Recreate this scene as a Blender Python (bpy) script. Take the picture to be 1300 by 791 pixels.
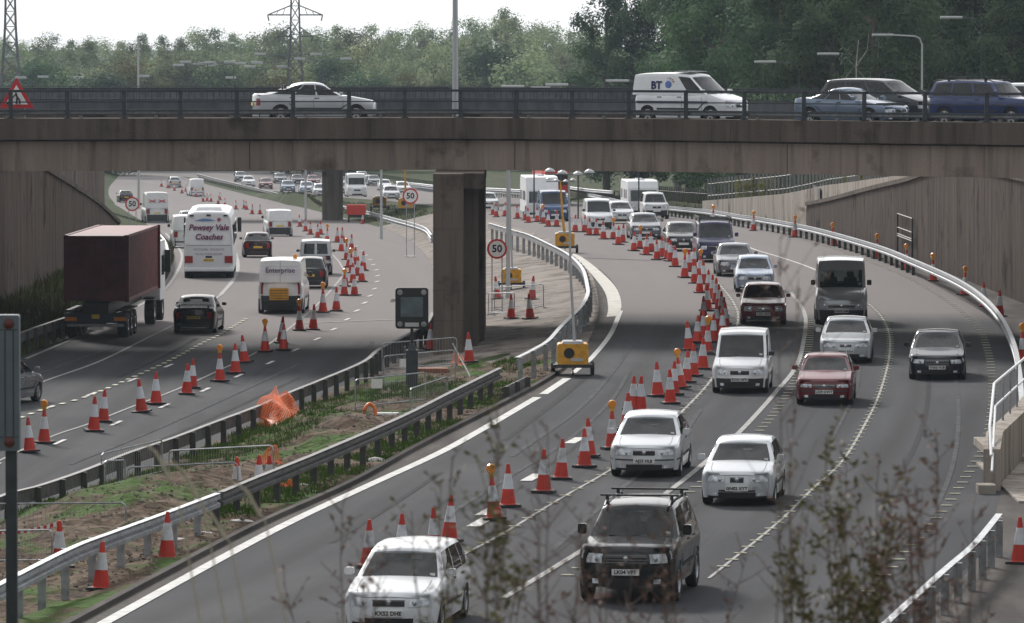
import bpy, bmesh, math, random
from mathutils import Vector, Matrix
import numpy as np
PI = math.pi; R = math.radians
rnd = random.Random(7)
for o in list(bpy.data.objects): bpy.data.objects.remove(o)
sc = bpy.context.scene
COL = sc.collection
# ------------------------------------------------------------------ camera
FPX = 7222.0; CX0 = 650.0; CY0 = 395.5; HC = 10.8
PITCH = math.atan(350.5/FPX)
cam_d = bpy.data.cameras.new("camera"); cam = bpy.data.objects.new("camera", cam_d); COL.objects.link(cam)
cam.location = (0, 0, HC); cam.rotation_euler = (PI/2-PITCH, 0, 0)
cam_d.sensor_width = 36; cam_d.lens = FPX/1300*36; cam_d.clip_start = 1; cam_d.clip_end = 9000
cam_d.dof.use_dof = True; cam_d.dof.focus_distance = 190; cam_d.dof.aperture_fstop = 9
sc.camera = cam
# ------------------------------------------------------------------ sky
w = bpy.data.worlds.new("World"); sc.world = w; w.use_nodes = True
nt = w.node_tree; nt.nodes.clear()
SUN_EL, SUN_AZ = R(29), R(-20)
sky = nt.nodes.new('ShaderNodeTexSky'); sky.sky_type = 'NISHITA'; sky.sun_disc = False
sky.sun_elevation = SUN_EL; sky.sun_rotation = SUN_AZ; sky.dust_density = 3
tc = nt.nodes.new('ShaderNodeTexCoord'); mp = nt.nodes.new('ShaderNodeMapping'); mp.inputs['Scale'].default_value = (1, 1, 5)
nz = nt.nodes.new('ShaderNodeTexNoise'); nz.inputs['Scale'].default_value = 5; nz.inputs['Detail'].default_value = 8
cr = nt.nodes.new('ShaderNodeValToRGB'); cr.color_ramp.elements[0].position = .35; cr.color_ramp.elements[1].position = .62
cr.color_ramp.elements[0].color = (7.2, 7.5, 7.9, 1); cr.color_ramp.elements[1].color = (9.6, 9.65, 9.75, 1)
mx = nt.nodes.new('ShaderNodeMixRGB'); mx.inputs[0].default_value = .88
bg = nt.nodes.new('ShaderNodeBackground'); bg.inputs[1].default_value = .115
ow = nt.nodes.new('ShaderNodeOutputWorld')
L = nt.links.new
L(tc.outputs['Generated'], mp.inputs[0]); L(mp.outputs[0], nz.inputs[0]); L(nz.outputs[0], cr.inputs[0])
# full brightness ahead; unseen sky behind the camera dimmed, to darken camera-facing sides
sx = nt.nodes.new('ShaderNodeSeparateXYZ'); mrg = nt.nodes.new('ShaderNodeMapRange'); mrg.inputs[1].default_value = -.7; mrg.inputs[2].default_value = .75; mrg.inputs[3].default_value = .5; mrg.inputs[4].default_value = 1.0
L(tc.outputs['Generated'], sx.inputs[0]); L(sx.outputs[1], mrg.inputs[0])
mu = nt.nodes.new('ShaderNodeMixRGB'); mu.blend_type = 'MULTIPLY'; mu.inputs[0].default_value = 1
L(sky.outputs[0], mx.inputs[1]); L(cr.outputs[0], mx.inputs[2]); L(mx.outputs[0], mu.inputs[1]); L(mrg.outputs[0], mu.inputs[2]); L(mu.outputs[0], bg.inputs[0]); L(bg.outputs[0], ow.inputs[0])
# ------------------------------------------------------------------ sun
sd = bpy.data.lights.new("sun", 'SUN'); sd.energy = 2.9; sd.angle = R(11); sd.color = (1, .965, .92)
sun = bpy.data.objects.new("sun", sd); COL.objects.link(sun)
sdir = Vector((math.sin(SUN_AZ)*math.cos(SUN_EL), math.cos(SUN_AZ)*math.cos(SUN_EL), math.sin(SUN_EL)))
sun.rotation_euler = sdir.to_track_quat('Z', 'Y').to_euler()
vs = sc.view_settings; vs.view_transform = 'Standard'; vs.look = 'None'; vs.exposure = 0.36; vs.gamma = 1
# ------------------------------------------------------------------ pixel -> place
CP, SP = math.cos(PITCH), math.sin(PITCH)
def ray(px, py):
    a = (px-CX0)/FPX; b = (CY0-py)/FPX
    return Vector((a, CP+b*SP, -SP+b*CP))
def zR(d):
    q = max(0.0, d-220); q0 = 168
    z = -6.4e-5*q*q if q < q0 else -1.806-.0215*(q-q0)
    return max(z, -9.8)
def zL(d):
    q = max(0.0, d-190); q0 = 168
    z = -6.4e-5*q*q if q < q0 else -1.806-.0215*(q-q0)
    return max(z-.8, -9.8)
def P(px, py, surf=zR, h=0.0):
    r = ray(px, py); d = 20.0; step = 2.0
    f = lambda d: HC+r.z/r.y*d-(surf(d)+h)
    while f(d) > 0 and d < 1600: d += step
    a, b = d-step, d
    for _ in range(30):
        m = (a+b)/2
        if f(m) > 0: a = m
        else: b = m
    t = b/r.y
    return Vector((r.x*t, b, HC+r.z*t))
def PD(px, py, d):
    r = ray(px, py); t = d/r.y
    return Vector((r.x*t, d, HC+r.z*t))
def curve_pts(pts, n=6):
    """Catmull-Rom through points (tuples of any length)"""
    pts = [Vector(p) for p in pts]
    if len(pts) < 3: return pts
    out = []
    P_ = [2*pts[0]-pts[1]]+pts+[2*pts[-1]-pts[-2]]
    for i in range(1, len(P_)-2):
        a, b, c, d = P_[i-1:i+3]
        for k in range(n):
            t = k/n
            out.append(.5*((2*b)+(c-a)*t+(2*a-5*b+4*c-d)*t*t+(3*b-a-3*c+d)*t**3))
    out.append(pts[-1]); return out
def edge(pxs, surf, h=0):
    w_ = [P(x, y, surf, h) for x, y in pxs]
    w_ = curve_pts(w_, 6)
    w_.sort(key=lambda v: v.y)
    ds = np.array([v.y for v in w_]); xs = np.array([v.x for v in w_])
    k0 = (xs[6]-xs[0])/max(1e-6, ds[6]-ds[0]); k1 = (xs[-1]-xs[-7])/max(1e-6, ds[-1]-ds[-7])
    def f(d):
        if d < ds[0]: return xs[0]+k0*(d-ds[0])
        if d > ds[-1]: return xs[-1]+k1*(d-ds[-1])
        return float(np.interp(d, ds, xs))
    return f
# ------------------------------------------------------------------ tagging
def tag(o, label=None, cat=None, group=None, kind=None):
    if label: o['label'] = label
    if cat: o['category'] = cat
    if group: o['group'] = group
    if kind: o['kind'] = kind
    return o
def thing(name, label, cat, loc=(0, 0, 0), rz=0, group=None):
    o = bpy.data.objects.new(name, None); COL.objects.link(o); o.empty_display_size = .2
    o.location = loc; o.rotation_euler = (0, 0, rz); return tag(o, label, cat, group)
class MB:
    def __init__(s): s.v = []; s.f = []
    def add(s, vs_, fs_):
        n = len(s.v); s.v += [tuple(v) for v in vs_]; s.f += [tuple(i+n for i in f) for f in fs_]; return s
    def box(s, x0, x1, y0, y1, z0, z1, tx=0, ty=0):
        """box; tx, ty shrink the top"""
        s.add([(x0, y0, z0), (x1, y0, z0), (x1, y1, z0), (x0, y1, z0), (x0+tx, y0+ty, z1), (x1-tx, y0+ty, z1), (x1-tx, y1-ty, z1), (x0+tx, y1-ty, z1)],
              [(3, 2, 1, 0), (4, 5, 6, 7), (0, 1, 5, 4), (1, 2, 6, 5), (2, 3, 7, 6), (3, 0, 4, 7)]); return s
    def rbox(s, x0, x1, y0, y1, z0, z1, r=.05, ax=0, n=3):
        """box with rounded edges running along axis ax"""
        lo = [(y0, y1, z0, z1), (x0, x1, z0, z1), (x0, x1, y0, y1)][ax]; e = [(x0, x1), (y0, y1), (z0, z1)][ax]
        pr = []
        for cx, cy, a0 in ((lo[1]-r, lo[3]-r, 0), (lo[0]+r, lo[3]-r, 90), (lo[0]+r, lo[2]+r, 180), (lo[1]-r, lo[2]+r, 270)):
            for k in range(n+1):
                a = R(a0+90*k/n); pr.append((cx+r*math.cos(a), cy+r*math.sin(a)))
        m = len(pr)
        put = lambda q, t: [(t, q[0], q[1]), (q[0], t, q[1]), (q[0], q[1], t)][ax]
        vs_ = [put(q, e[0]) for q in pr]+[put(q, e[1]) for q in pr]
        s.add(vs_, [tuple(range(m))[::-1], tuple(range(m, 2*m))]+[(k, (k+1) % m, m+(k+1) % m, m+k) for k in range(m)]); return s
    def tube(s, pts, r, n=6, r1=None, cap=True):
        pts = [Vector(p) for p in pts]; m = len(pts); up = Vector((0, 0, 1)); vs_ = []
        for i, p in enumerate(pts):
            t = (pts[min(i+1, m-1)]-pts[max(i-1, 0)]).normalized()
            a = t.cross(up if abs(t.z) < .95 else Vector((1, 0, 0))).normalized(); b = t.cross(a)
            rr = r if r1 is None else r+(r1-r)*i/max(1, m-1)
            for k in range(n):
                an = 2*PI*k/n; vs_.append(p+(a*math.cos(an)+b*math.sin(an))*rr)
        fs_ = [(i*n+k, i*n+(k+1) % n, (i+1)*n+(k+1) % n, (i+1)*n+k) for i in range(m-1) for k in range(n)]
        if cap: fs_ += [tuple(range(n))[::-1], tuple(range((m-1)*n, m*n))]
        s.add(vs_, fs_); return s
    def lathe(s, prof, n=16, axis='z', c=(0, 0, 0), cap=True):
        vs_ = []
        for r, z in prof:
            for k in range(n):
                a = 2*PI*k/n; q = (r*math.cos(a), r*math.sin(a), z)
                if axis == 'y': q = (q[0], q[2], q[1])
                if axis == 'x': q = (q[2], q[0], q[1])
                vs_.append((q[0]+c[0], q[1]+c[1], q[2]+c[2]))
        m = len(prof)
        fs_ = [(i*n+k, i*n+(k+1) % n, (i+1)*n+(k+1) % n, (i+1)*n+k) for i in range(m-1) for k in range(n)]
        if cap: fs_ += [tuple(range(n))[::-1], tuple(range((m-1)*n, m*n))]
        s.add(vs_, fs_); return s
    def build(s, name, mat, parent=None, smooth=False, bevel=0, fix=True, loc=None, auto=None):
        me = bpy.data.meshes.new(name); me.from_pydata(s.v, [], s.f)
        if fix:
            bm = bmesh.new(); bm.from_mesh(me); bmesh.ops.recalc_face_normals(bm, faces=bm.faces); bm.to_mesh(me); bm.free()
        me.materials.append(mat)
        if smooth: me.shade_smooth()
        o = bpy.data.objects.new(name, me); COL.objects.link(o)
        if parent is not None: o.parent = parent
        if loc is not None: o.location = loc
        if bevel:
            b = o.modifiers.new('b', 'BEVEL'); b.width = bevel; b.segments = 2; b.limit_method = 'ANGLE'
        if auto: me.set_sharp_from_angle(angle=R(auto)) if hasattr(me, 'set_sharp_from_angle') else None
        return o
def copy_tree(o, parent=None):
    c = o.copy(); COL.objects.link(c)
    if parent is not None: c.parent = parent
    for ch in list(o.children): copy_tree(ch, c)
    return c
# ------------------------------------------------------------------ materials
def mat(name, col, rough=.6, metal=0, var=0, scale=3, bump=0, bscale=40, coat=0, emit=None, trans=0, coords='Object', stretch=(1, 1, 1), col2=None, spec=.5, detail=6, lo=.35, hi=.65):
    m = bpy.data.materials.get(name)
    if m: return m
    m = bpy.data.materials.new(name); m.use_nodes = True; t = m.node_tree; b = t.nodes['Principled BSDF']
    b.inputs['Base Color'].default_value = (*col, 1); b.inputs['Roughness'].default_value = rough; b.inputs['Metallic'].default_value = metal
    b.inputs['Specular IOR Level'].default_value = spec
    if coat: b.inputs['Coat Weight'].default_value = coat; b.inputs['Coat Roughness'].default_value = .06
    if emit: b.inputs['Emission Color'].default_value = (*emit[:3], 1); b.inputs['Emission Strength'].default_value = emit[3]
    if trans: b.inputs['Transmission Weight'].default_value = trans
    if var or bump or col2:
        tc = t.nodes.new('ShaderNodeTexCoord'); mp = t.nodes.new('ShaderNodeMapping'); mp.inputs['Scale'].default_value = stretch
        t.links.new(tc.outputs[coords], mp.inputs[0])
        if var or col2:
            n = t.nodes.new('ShaderNodeTexNoise'); n.inputs['Scale'].default_value = scale; n.inputs['Detail'].default_value = detail; n.inputs['Roughness'].default_value = .65
            r = t.nodes.new('ShaderNodeValToRGB'); r.color_ramp.elements[0].position = lo; r.color_ramp.elements[1].position = hi
            c2 = col2 if col2 else tuple(min(1, c*(1+var)) for c in col); c1 = col if col2 else tuple(c*(1-var) for c in col)
            r.color_ramp.elements[0].color = (*c1, 1); r.color_ramp.elements[1].color = (*c2, 1)
            t.links.new(mp.outputs[0], n.inputs[0]); t.links.new(n.outputs[0], r.inputs[0]); t.links.new(r.outputs[0], b.inputs['Base Color'])
        if bump:
            n2 = t.nodes.new('ShaderNodeTexNoise'); n2.inputs['Scale'].default_value = bscale; n2.inputs['Detail'].default_value = 4
            bp = t.nodes.new('ShaderNodeBump'); bp.inputs['Strength'].default_value = bump; bp.inputs['Distance'].default_value = .05
            t.links.new(mp.outputs[0], n2.inputs[0]); t.links.new(n2.outputs[0], bp.inputs['Height']); t.links.new(bp.outputs[0], b.inputs['Normal'])
    return m
def nodes(m): return m.node_tree.nodes, m.node_tree.links
def mixcol(m, fac_socket, c_a, c_b):
    N, K = nodes(m); x = N.new('ShaderNodeMixRGB'); K.new(fac_socket, x.inputs[0])
    for i, c in ((1, c_a), (2, c_b)):
        if isinstance(c, tuple): x.inputs[i].default_value = (*c, 1)
        else: K.new(c, x.inputs[i])
    return x.outputs[0]
def noise_fac(m, scale, stretch=(1, 1, 1), lo=.4, hi=.6, detail=5, coords='Object', rot=0):
    N, K = nodes(m); tc = N.new('ShaderNodeTexCoord'); mp = N.new('ShaderNodeMapping'); mp.inputs['Scale'].default_value = stretch; mp.inputs['Rotation'].default_value = (0, 0, rot)
    n = N.new('ShaderNodeTexNoise'); n.inputs['Scale'].default_value = scale; n.inputs['Detail'].default_value = detail; n.inputs['Roughness'].default_value = .62
    r = N.new('ShaderNodeMapRange'); r.inputs[1].default_value = lo; r.inputs[2].default_value = hi
    K.new(tc.outputs[coords], mp.inputs[0]); K.new(mp.outputs[0], n.inputs[0]); K.new(n.outputs[0], r.inputs[0]); return r.outputs[0]
def layered(name, base, layers, rough=.8, bump=.3, bscale=20, spec=.06):
    m = bpy.data.materials.new(name); m.use_nodes = True; b = m.node_tree.nodes['Principled BSDF']; b.inputs['Roughness'].default_value = rough
    b.inputs['Specular IOR Level'].default_value = spec
    c = base
    for col, kw in layers: c = mixcol(m, noise_fac(m, **kw), c, col)
    m.node_tree.links.new(c, b.inputs['Base Color'])
    N, K = nodes(m); n = N.new('ShaderNodeTexNoise'); n.inputs['Scale'].default_value = bscale; n.inputs['Detail'].default_value = 5
    tc = N.new('ShaderNodeTexCoord'); K.new(tc.outputs['Object'], n.inputs[0]); bp = N.new('ShaderNodeBump'); bp.inputs['Strength'].default_value = bump; bp.inputs['Distance'].default_value = .08
    K.new(n.outputs[0], bp.inputs['Height']); K.new(bp.outputs[0], b.inputs['Normal'])
    return m
M = {}
def asphalt_mat(name, coords):
    m = layered(name, (.037, .039, .045), [
        ((.06, .061, .066), dict(scale=.45, stretch=(1, .05, 1), lo=.42, hi=.62, coords=coords)),
        ((.027, .027, .03), dict(scale=1.3, stretch=(1, .02, 1), lo=.52, hi=.74, coords=coords)),
        ((.072, .072, .076), dict(scale=.06, stretch=(1, .6, 1), lo=.48, hi=.66, coords=coords)),
        ((.026, .026, .028), dict(scale=.3, stretch=(1, .12, 1), lo=.62, hi=.72, coords=coords)),
        ((.08, .08, .082), dict(scale=45, lo=.6, hi=.9)), ((.03, .03, .032), dict(scale=.9, lo=.70, hi=.76))], rough=.8, bump=.25, bscale=70, spec=.05)
    if coords == 'UV':
        N, K = nodes(m); b = N['Principled BSDF']; src = b.inputs['Base Color'].links[0].from_socket
        tc = N.new('ShaderNodeTexCoord'); sx = N.new('ShaderNodeSeparateXYZ'); K.new(tc.outputs['UV'], sx.inputs[0])
        w1 = N.new('ShaderNodeMath'); w1.operation = 'MULTIPLY'; w1.inputs[1].default_value = 2*PI/1.82; K.new(sx.outputs[0], w1.inputs[0])
        w2 = N.new('ShaderNodeMath'); w2.operation = 'SINE'; K.new(w1.outputs[0], w2.inputs[0]); mr = N.new('ShaderNodeMapRange'); mr.inputs[1].default_value = -.2; mr.inputs[4].default_value = .75; K.new(w2.outputs[0], mr.inputs[0])
        f2 = noise_fac(m, .5, (1, .05, 1), .35, .6, coords='UV'); mm = N.new('ShaderNodeMath'); mm.operation = 'MULTIPLY'; K.new(mr.outputs[0], mm.inputs[0]); K.new(f2, mm.inputs[1])
        c = mixcol(m, mm.outputs[0], src, (.03, .03, .032))
        # paler and pinker beyond the bridge, mostly low-angle sheen painted into the colour
        far_sheen = N.new('ShaderNodeMapRange'); far_sheen.inputs[1].default_value = 214; far_sheen.inputs[2].default_value = 222; far_sheen.inputs[4].default_value = .72; K.new(sx.outputs[1], far_sheen.inputs[0])
        K.new(mixcol(m, far_sheen.outputs[0], c, (.235, .208, .2)), b.inputs['Base Color'])
    return m
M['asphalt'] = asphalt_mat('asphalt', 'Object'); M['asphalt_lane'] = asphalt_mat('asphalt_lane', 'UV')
M['patch'] = layered('patch', (.028, .028, .03), [((.04, .04, .042), dict(scale=2, lo=.4, hi=.6))], rough=.85, bump=.2, bscale=60, spec=.05)
M['asphalt_old'] = layered('asphalt_old', (.06, .054, .052), [
    ((.12, .108, .098), dict(scale=.7, stretch=(1, .15, 1), lo=.4, hi=.62)),
    ((.07, .062, .058), dict(scale=1.4, stretch=(1, .3, 1), lo=.5, hi=.7))], rough=.85, bump=.3, bscale=50, spec=.05)
M['soil'] = layered('soil', (.095, .062, .042), [
    ((.17, .125, .09), dict(scale=.6, lo=.45, hi=.6)),
    ((.03, .021, .015), dict(scale=1.7, lo=.5, hi=.66)),
    ((.055, .105, .02), dict(scale=.28, lo=.5, hi=.58)),
    ((.2, .175, .14), dict(scale=9, lo=.6, hi=.7)),
    ((.04, .03, .022), dict(scale=5, lo=.56, hi=.7))], rough=.95, bump=1, bscale=4)
M['turf'] = layered("turf", (.03, .045, .014), [
    ((.055, .062, .024), dict(scale=.6, lo=.42, hi=.62)),
    ((.03, .05, .014), dict(scale=1.5, lo=.5, hi=.7)),
    ((.08, .068, .042), dict(scale=.25, lo=.56, hi=.66))], rough=.95, bump=.8, bscale=6)
M['hardstand'] = layered('hardstand', (.21, .18, .16), [
    ((.27, .24, .21), dict(scale=.5, lo=.42, hi=.6)),
    ((.12, .10, .085), dict(scale=1.1, stretch=(1, .4, 1), lo=.5, hi=.66))], rough=.9, bump=.4, bscale=10)
M['white_line'] = mat('white_line', (.52, .51, .49), .8, var=.22, scale=3)
M['old_line'] = mat('old_line', (.27, .262, .25), .85, var=.4, scale=5)
M['cream'] = mat('cream', (.46, .43, .38), .8, var=.18, scale=1.5)
M['ghost'] = mat('ghost', (.075, .076, .08), .9, var=.35, scale=2, spec=.04)
M['stud'] = mat('stud', (.42, .4, .27), .6, var=.2)
M['galv'] = mat('galv', (.33, .34, .36), .55, .5, var=.3, scale=3)
M['galv_mid'] = mat('galv_mid', (.26, .265, .28), .5, .45, var=.3, scale=3)
M['galv_old'] = mat('galv_old', (.085, .08, .08), .6, .25, var=.5, scale=3, stretch=(1, .5, 3))
M['galv_top'] = mat('galv_top', (.46, .47, .48), .4, .6, var=.25, scale=4)
M['rail_brown'] = mat('rail_brown', (.07, .064, .06), .7, .2, var=.5, scale=4)
M['post_dark'] = mat('post_dark', (.06, .058, .056), .7, .3, var=.3)
M['pylon_steel'] = mat('pylon_steel', (.10, .105, .11), .6, .3)
M['steel'] = mat('steel', (.28, .29, .30), .5, .5, var=.25, scale=6)
M['darkpaint'] = mat('darkpaint', (.035, .04, .048), .45, .1, var=.3, scale=5)
M['black'] = mat('black', (.012, .012, .013), .5)
M['rubber'] = mat('rubber', (.02, .02, .021), .8, var=.3, scale=20)
M['under'] = mat('under', (.008, .008, .009), .9)
M['plastic'] = mat('plastic', (.03, .031, .034), .6)
M['rim'] = mat('rim', (.5, .51, .53), .35, .8)
M['chrome'] = mat('chrome', (.7, .71, .73), .2, 1)
M['plate_w'] = mat('plate_w', (.75, .75, .72), .5)
M['plate_y'] = mat('plate_y', (.75, .5, .05), .5)
M['lens'] = mat('lens', (.62, .66, .7), .12, 0, var=.45, scale=9)
M['amber'] = mat('amber', (.75, .27, .03), .25)
M['redlens'] = mat('redlens', (.30, .012, .012), .2)
M['red'] = mat('red', (.6, .035, .02), .5, var=.15, scale=8)
def worn(name, c, dirt, amt):
    m = bpy.data.materials.new(name); m.use_nodes = True; N, K = nodes(m); b = N['Principled BSDF']; b.inputs['Roughness'].default_value = .6
    f = noise_fac(m, 3.5, (1, 1, 1), .5, .75, detail=8); oi = N.new('ShaderNodeObjectInfo'); mr = N.new('ShaderNodeMapRange'); mr.inputs[3].default_value = .15*amt; mr.inputs[4].default_value = amt; K.new(oi.outputs['Random'], mr.inputs[0])
    mm = N.new('ShaderNodeMath'); mm.operation = 'MULTIPLY'; K.new(f, mm.inputs[0]); K.new(mr.outputs[0], mm.inputs[1]); ad = N.new('ShaderNodeMath'); ad.operation = 'ADD'; K.new(mm.outputs[0], ad.inputs[0])
    m3 = N.new('ShaderNodeMath'); m3.operation = 'MULTIPLY'; m3.inputs[1].default_value = .45; K.new(mr.outputs[0], m3.inputs[0]); K.new(m3.outputs[0], ad.inputs[1])
    K.new(mixcol(m, ad.outputs[0], c, dirt), b.inputs['Base Color']); return m
M['cone_red'] = worn('cone_red', (.56, .03, .012), (.20, .03, .02), .75)
M['cone_white'] = worn('cone_white', (.68, .71, .75), (.24, .22, .20), .8)
M['yellow'] = mat('yellow', (.62, .30, .02), .45, var=.2, scale=4)
M['white'] = mat('white', (.78, .79, .8), .45, var=.05, scale=3)
M['sign_white'] = mat('sign_white', (.8, .8, .78), .4)
M['sign_red'] = mat('sign_red', (.55, .02, .03), .4)
M['screen'] = mat('screen', (.09, .115, .13), .25, var=.2, scale=3)
M['lampgrey'] = mat('lampgrey', (.45, .46, .47), .5, .2)
M['netting'] = mat('netting', (.85, .16, .01), .6)
M['orange'] = mat('orange', (.72, .16, .02), .5)
M['sand'] = mat('sand', (.55, .53, .5), .9, var=.2, scale=6, bump=.4)
M['wood'] = mat('wood', (.26, .1, .06), .8, var=.3, scale=4)
def concrete(name, base, streak, dark, rib=0, ribdir='flow'):
    m = layered(name, base, [
        (streak, dict(scale=.9, stretch=(1, 1, .12), lo=.4, hi=.65)),
        (dark, dict(scale=2.2, stretch=(1, 1, .07), lo=.5, hi=.72)),
        (tuple(c*.6 for c in dark), dict(scale=.35, lo=.56, hi=.7))], rough=.9, bump=.25, bscale=12)
    return m
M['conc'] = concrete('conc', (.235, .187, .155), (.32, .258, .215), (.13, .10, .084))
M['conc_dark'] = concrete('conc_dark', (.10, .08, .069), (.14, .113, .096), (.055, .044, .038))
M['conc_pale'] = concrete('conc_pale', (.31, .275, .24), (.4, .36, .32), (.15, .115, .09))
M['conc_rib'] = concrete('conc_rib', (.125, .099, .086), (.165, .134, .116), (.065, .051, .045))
M['conc_pier'] = concrete('conc_pier', (.125, .102, .086), (.165, .135, .115), (.07, .057, .05))
def paint(name, c, metal=.0, rough=.27):
    return mat('paint_'+name, c, rough, metal, var=.05, scale=2, coat=.6, spec=.4)
PAINT = dict(white=(.78, .79, .8), silver=(.52, .54, .56), lsilver=(.62, .64, .66), dsilver=(.17, .18, .2), bblue=(.02, .04, .14), black=(.008, .008, .009), nblack=(.010, .012, .02), navy=(.018, .026, .07), maroon=(.15, .018, .026), dmaroon=(.03, .008, .01),
             red=(.24, .02, .02), blue=(.03, .075, .2), purple=(.025, .022, .085), sblue=(.36, .42, .52), darkgrey=(.022, .025, .03), green=(.02, .05, .035), lblue=(.17, .22, .30), beige=(.5, .46, .38))
def pt(n): return paint(n, PAINT[n], .3 if 'silver' in n or n in ('sblue', 'lblue') else .0)
def glass_mat():
    m = mat('glass', (.018, .021, .024), .06, 0, coat=0, spec=.9)
    N, K = nodes(m); b = N['Principled BSDF']
    f = noise_fac(m, 2.6, (1, 1, 1.6), .47, .66)
    K.new(mixcol(m, f, (.014, .017, .02), (.12, .13, .135)), b.inputs['Base Color'])  # pale noise patches stand in for window reflections, painted into the glass colour
    return m
M['glass_dark'] = glass_mat()
def clear_glass(name, tint, film):
    m = bpy.data.materials.new(name); m.use_nodes = True; N, K = nodes(m); b = N['Principled BSDF']; b.inputs['Roughness'].default_value = .04; b.inputs['Specular IOR Level'].default_value = .8
    b.inputs['Base Color'].default_value = (.25, .27, .28, 1)
    tr = N.new('ShaderNodeBsdfTransparent'); tr.inputs[0].default_value = (*tint, 1); gl = N.new('ShaderNodeBsdfGlossy'); gl.inputs['Roughness'].default_value = .04
    fr = N.new('ShaderNodeFresnel'); fr.inputs[0].default_value = 1.6
    m1 = N.new('ShaderNodeMixShader'); f = noise_fac(m, 1.6, (1, 1, 1.5), .42, .72); mm = N.new('ShaderNodeMath'); mm.operation = 'MULTIPLY'; mm.inputs[1].default_value = film; K.new(f, mm.inputs[0])
    m2 = N.new('ShaderNodeMixShader'); K.new(mm.outputs[0], m2.inputs[0]); K.new(tr.outputs[0], m2.inputs[1]); K.new(b.outputs[0], m2.inputs[2])
    K.new(fr.outputs[0], m1.inputs[0]); K.new(m2.outputs[0], m1.inputs[1]); K.new(gl.outputs[0], m1.inputs[2]); K.new(m1.outputs[0], N['Material Output'].inputs[0]); return m
M['glass'] = clear_glass('glass', (.30, .33, .33), .10)
M['glass_side'] = clear_glass('glass_side', (.18, .2, .21), .05)
M['cabin'] = mat('cabin', (.03, .03, .033), .8); M['seat'] = mat('seatcloth', (.055, .055, .06), .9); M['seat2'] = mat('seatcloth2', (.12, .11, .10), .9)
# ------------------------------------------------------------------ the lie of the land
e_LL = edge([(-700, 800), (-300, 620), (-60, 500), (33, 456), (91, 431), (150, 402), (203, 370), (223, 343), (229, 325), (222, 312), (208, 296), (190, 284), (167, 270), (150, 260), (142, 249), (142, 238), (150, 228)], zL)
e_ML = edge([(-420, 860), (-200, 748), (0, 662), (107, 622), (163, 604), (221, 585), (271, 563), (320, 541), (371, 520), (411, 503), (462, 478), (505, 455), (535, 435), (549, 415), (553, 390), (552, 362), (549, 340), (541, 325), (523, 308), (498, 294), (462, 283), (421, 273), (371, 261), (320, 249), (262, 234), (238, 226)], zL)
e_MR = edge([(-60, 880), (100, 792), (200, 738), (325, 672), (447, 617), (536, 568), (645, 512), (705, 478), (738, 447), (755, 415), (760, 385), (752, 352), (735, 327), (708, 308), (680, 297), (650, 288), (620, 279), (580, 268), (548, 262), (500, 256), (450, 252), (400, 248), (350, 243), (300, 236), (255, 228)], zR)
e_RR = edge([(1080, 860), (1163, 790), (1215, 735), (1245, 690), (1262, 640), (1272, 600), (1290, 550), (1299, 505), (1293, 465), (1277, 432), (1253, 403), (1214, 379), (1158, 349), (1112, 330), (1033, 304), (970, 289), (900, 280), (850, 273), (790, 266), (740, 259), (690, 253), (640, 248), (590, 244), (540, 240), (500, 234), (460, 228)], zR)
WRB = [(1021, 290), (1112, 316), (1200, 346), (1300, 386), (1400, 430), (1520, 486)]
WLB = [(-420, 590), (-200, 475), (0, 384), (60, 354), (110, 328), (152, 304)]
_wl = edge(WLB, zL, .9); _wr = edge([(882, 275)]+WRB, zR)
DWL = P(152, 304, zL, .9).y; DWR0 = P(882, 275, zR).y; DWR = P(1021, 290, zR).y
def e_WL(d): return min(_wl(d), e_LL(d)-1.2) if d < DWL else min(_wl(DWL)+(e_LL(d)-e_LL(DWL)), e_LL(d)-2)
def e_WR(d): return max(_wr(d), e_RR(d)+1.0) if d < DWR0 else e_RR(d)+2.2
def toptab(rows_, surf, h, off=0):
    out = []
    for px, yb, yt in rows_:
        d = P(px, yb, surf, h).y; out.append((d, HC-(yt-45)*d/FPX-off))
    out.sort(); return [a for a, b in out], [b for a, b in out]
_tL = toptab([(40, 365, 198), (74, 347, 220.5), (101, 333, 238), (127, 318, 256), (152, 304, 281)], zL, .9, .22)
_tR = toptab([(1021, 290, 257), (1150, 329, 225), (1210, 350, 203)], zR, 0, .22)
_tW = toptab([(882, 275, 255), (975, 285, 246), (1040, 293, 235), (1122, 318, 224), (1200, 346, 205)], zR, 0)
def ribL_top(d): return min(5.8, float(np.interp(d, *_tL)))
def ribR_top(d): return min(5.6, float(np.interp(d, *_tR)))
def wingR_top(d): return min(5.8, float(np.interp(d, *_tW)))
def hill(d):
    return float(np.interp(d, [5, 14, 34, 64], [6.2, 6.9, 6.7, -.3]))
def far(d): return float(np.interp(d, [0, 860, 1250, 2500, 6000], [-9.8, -9.8, -3, -3, -3]))
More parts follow.
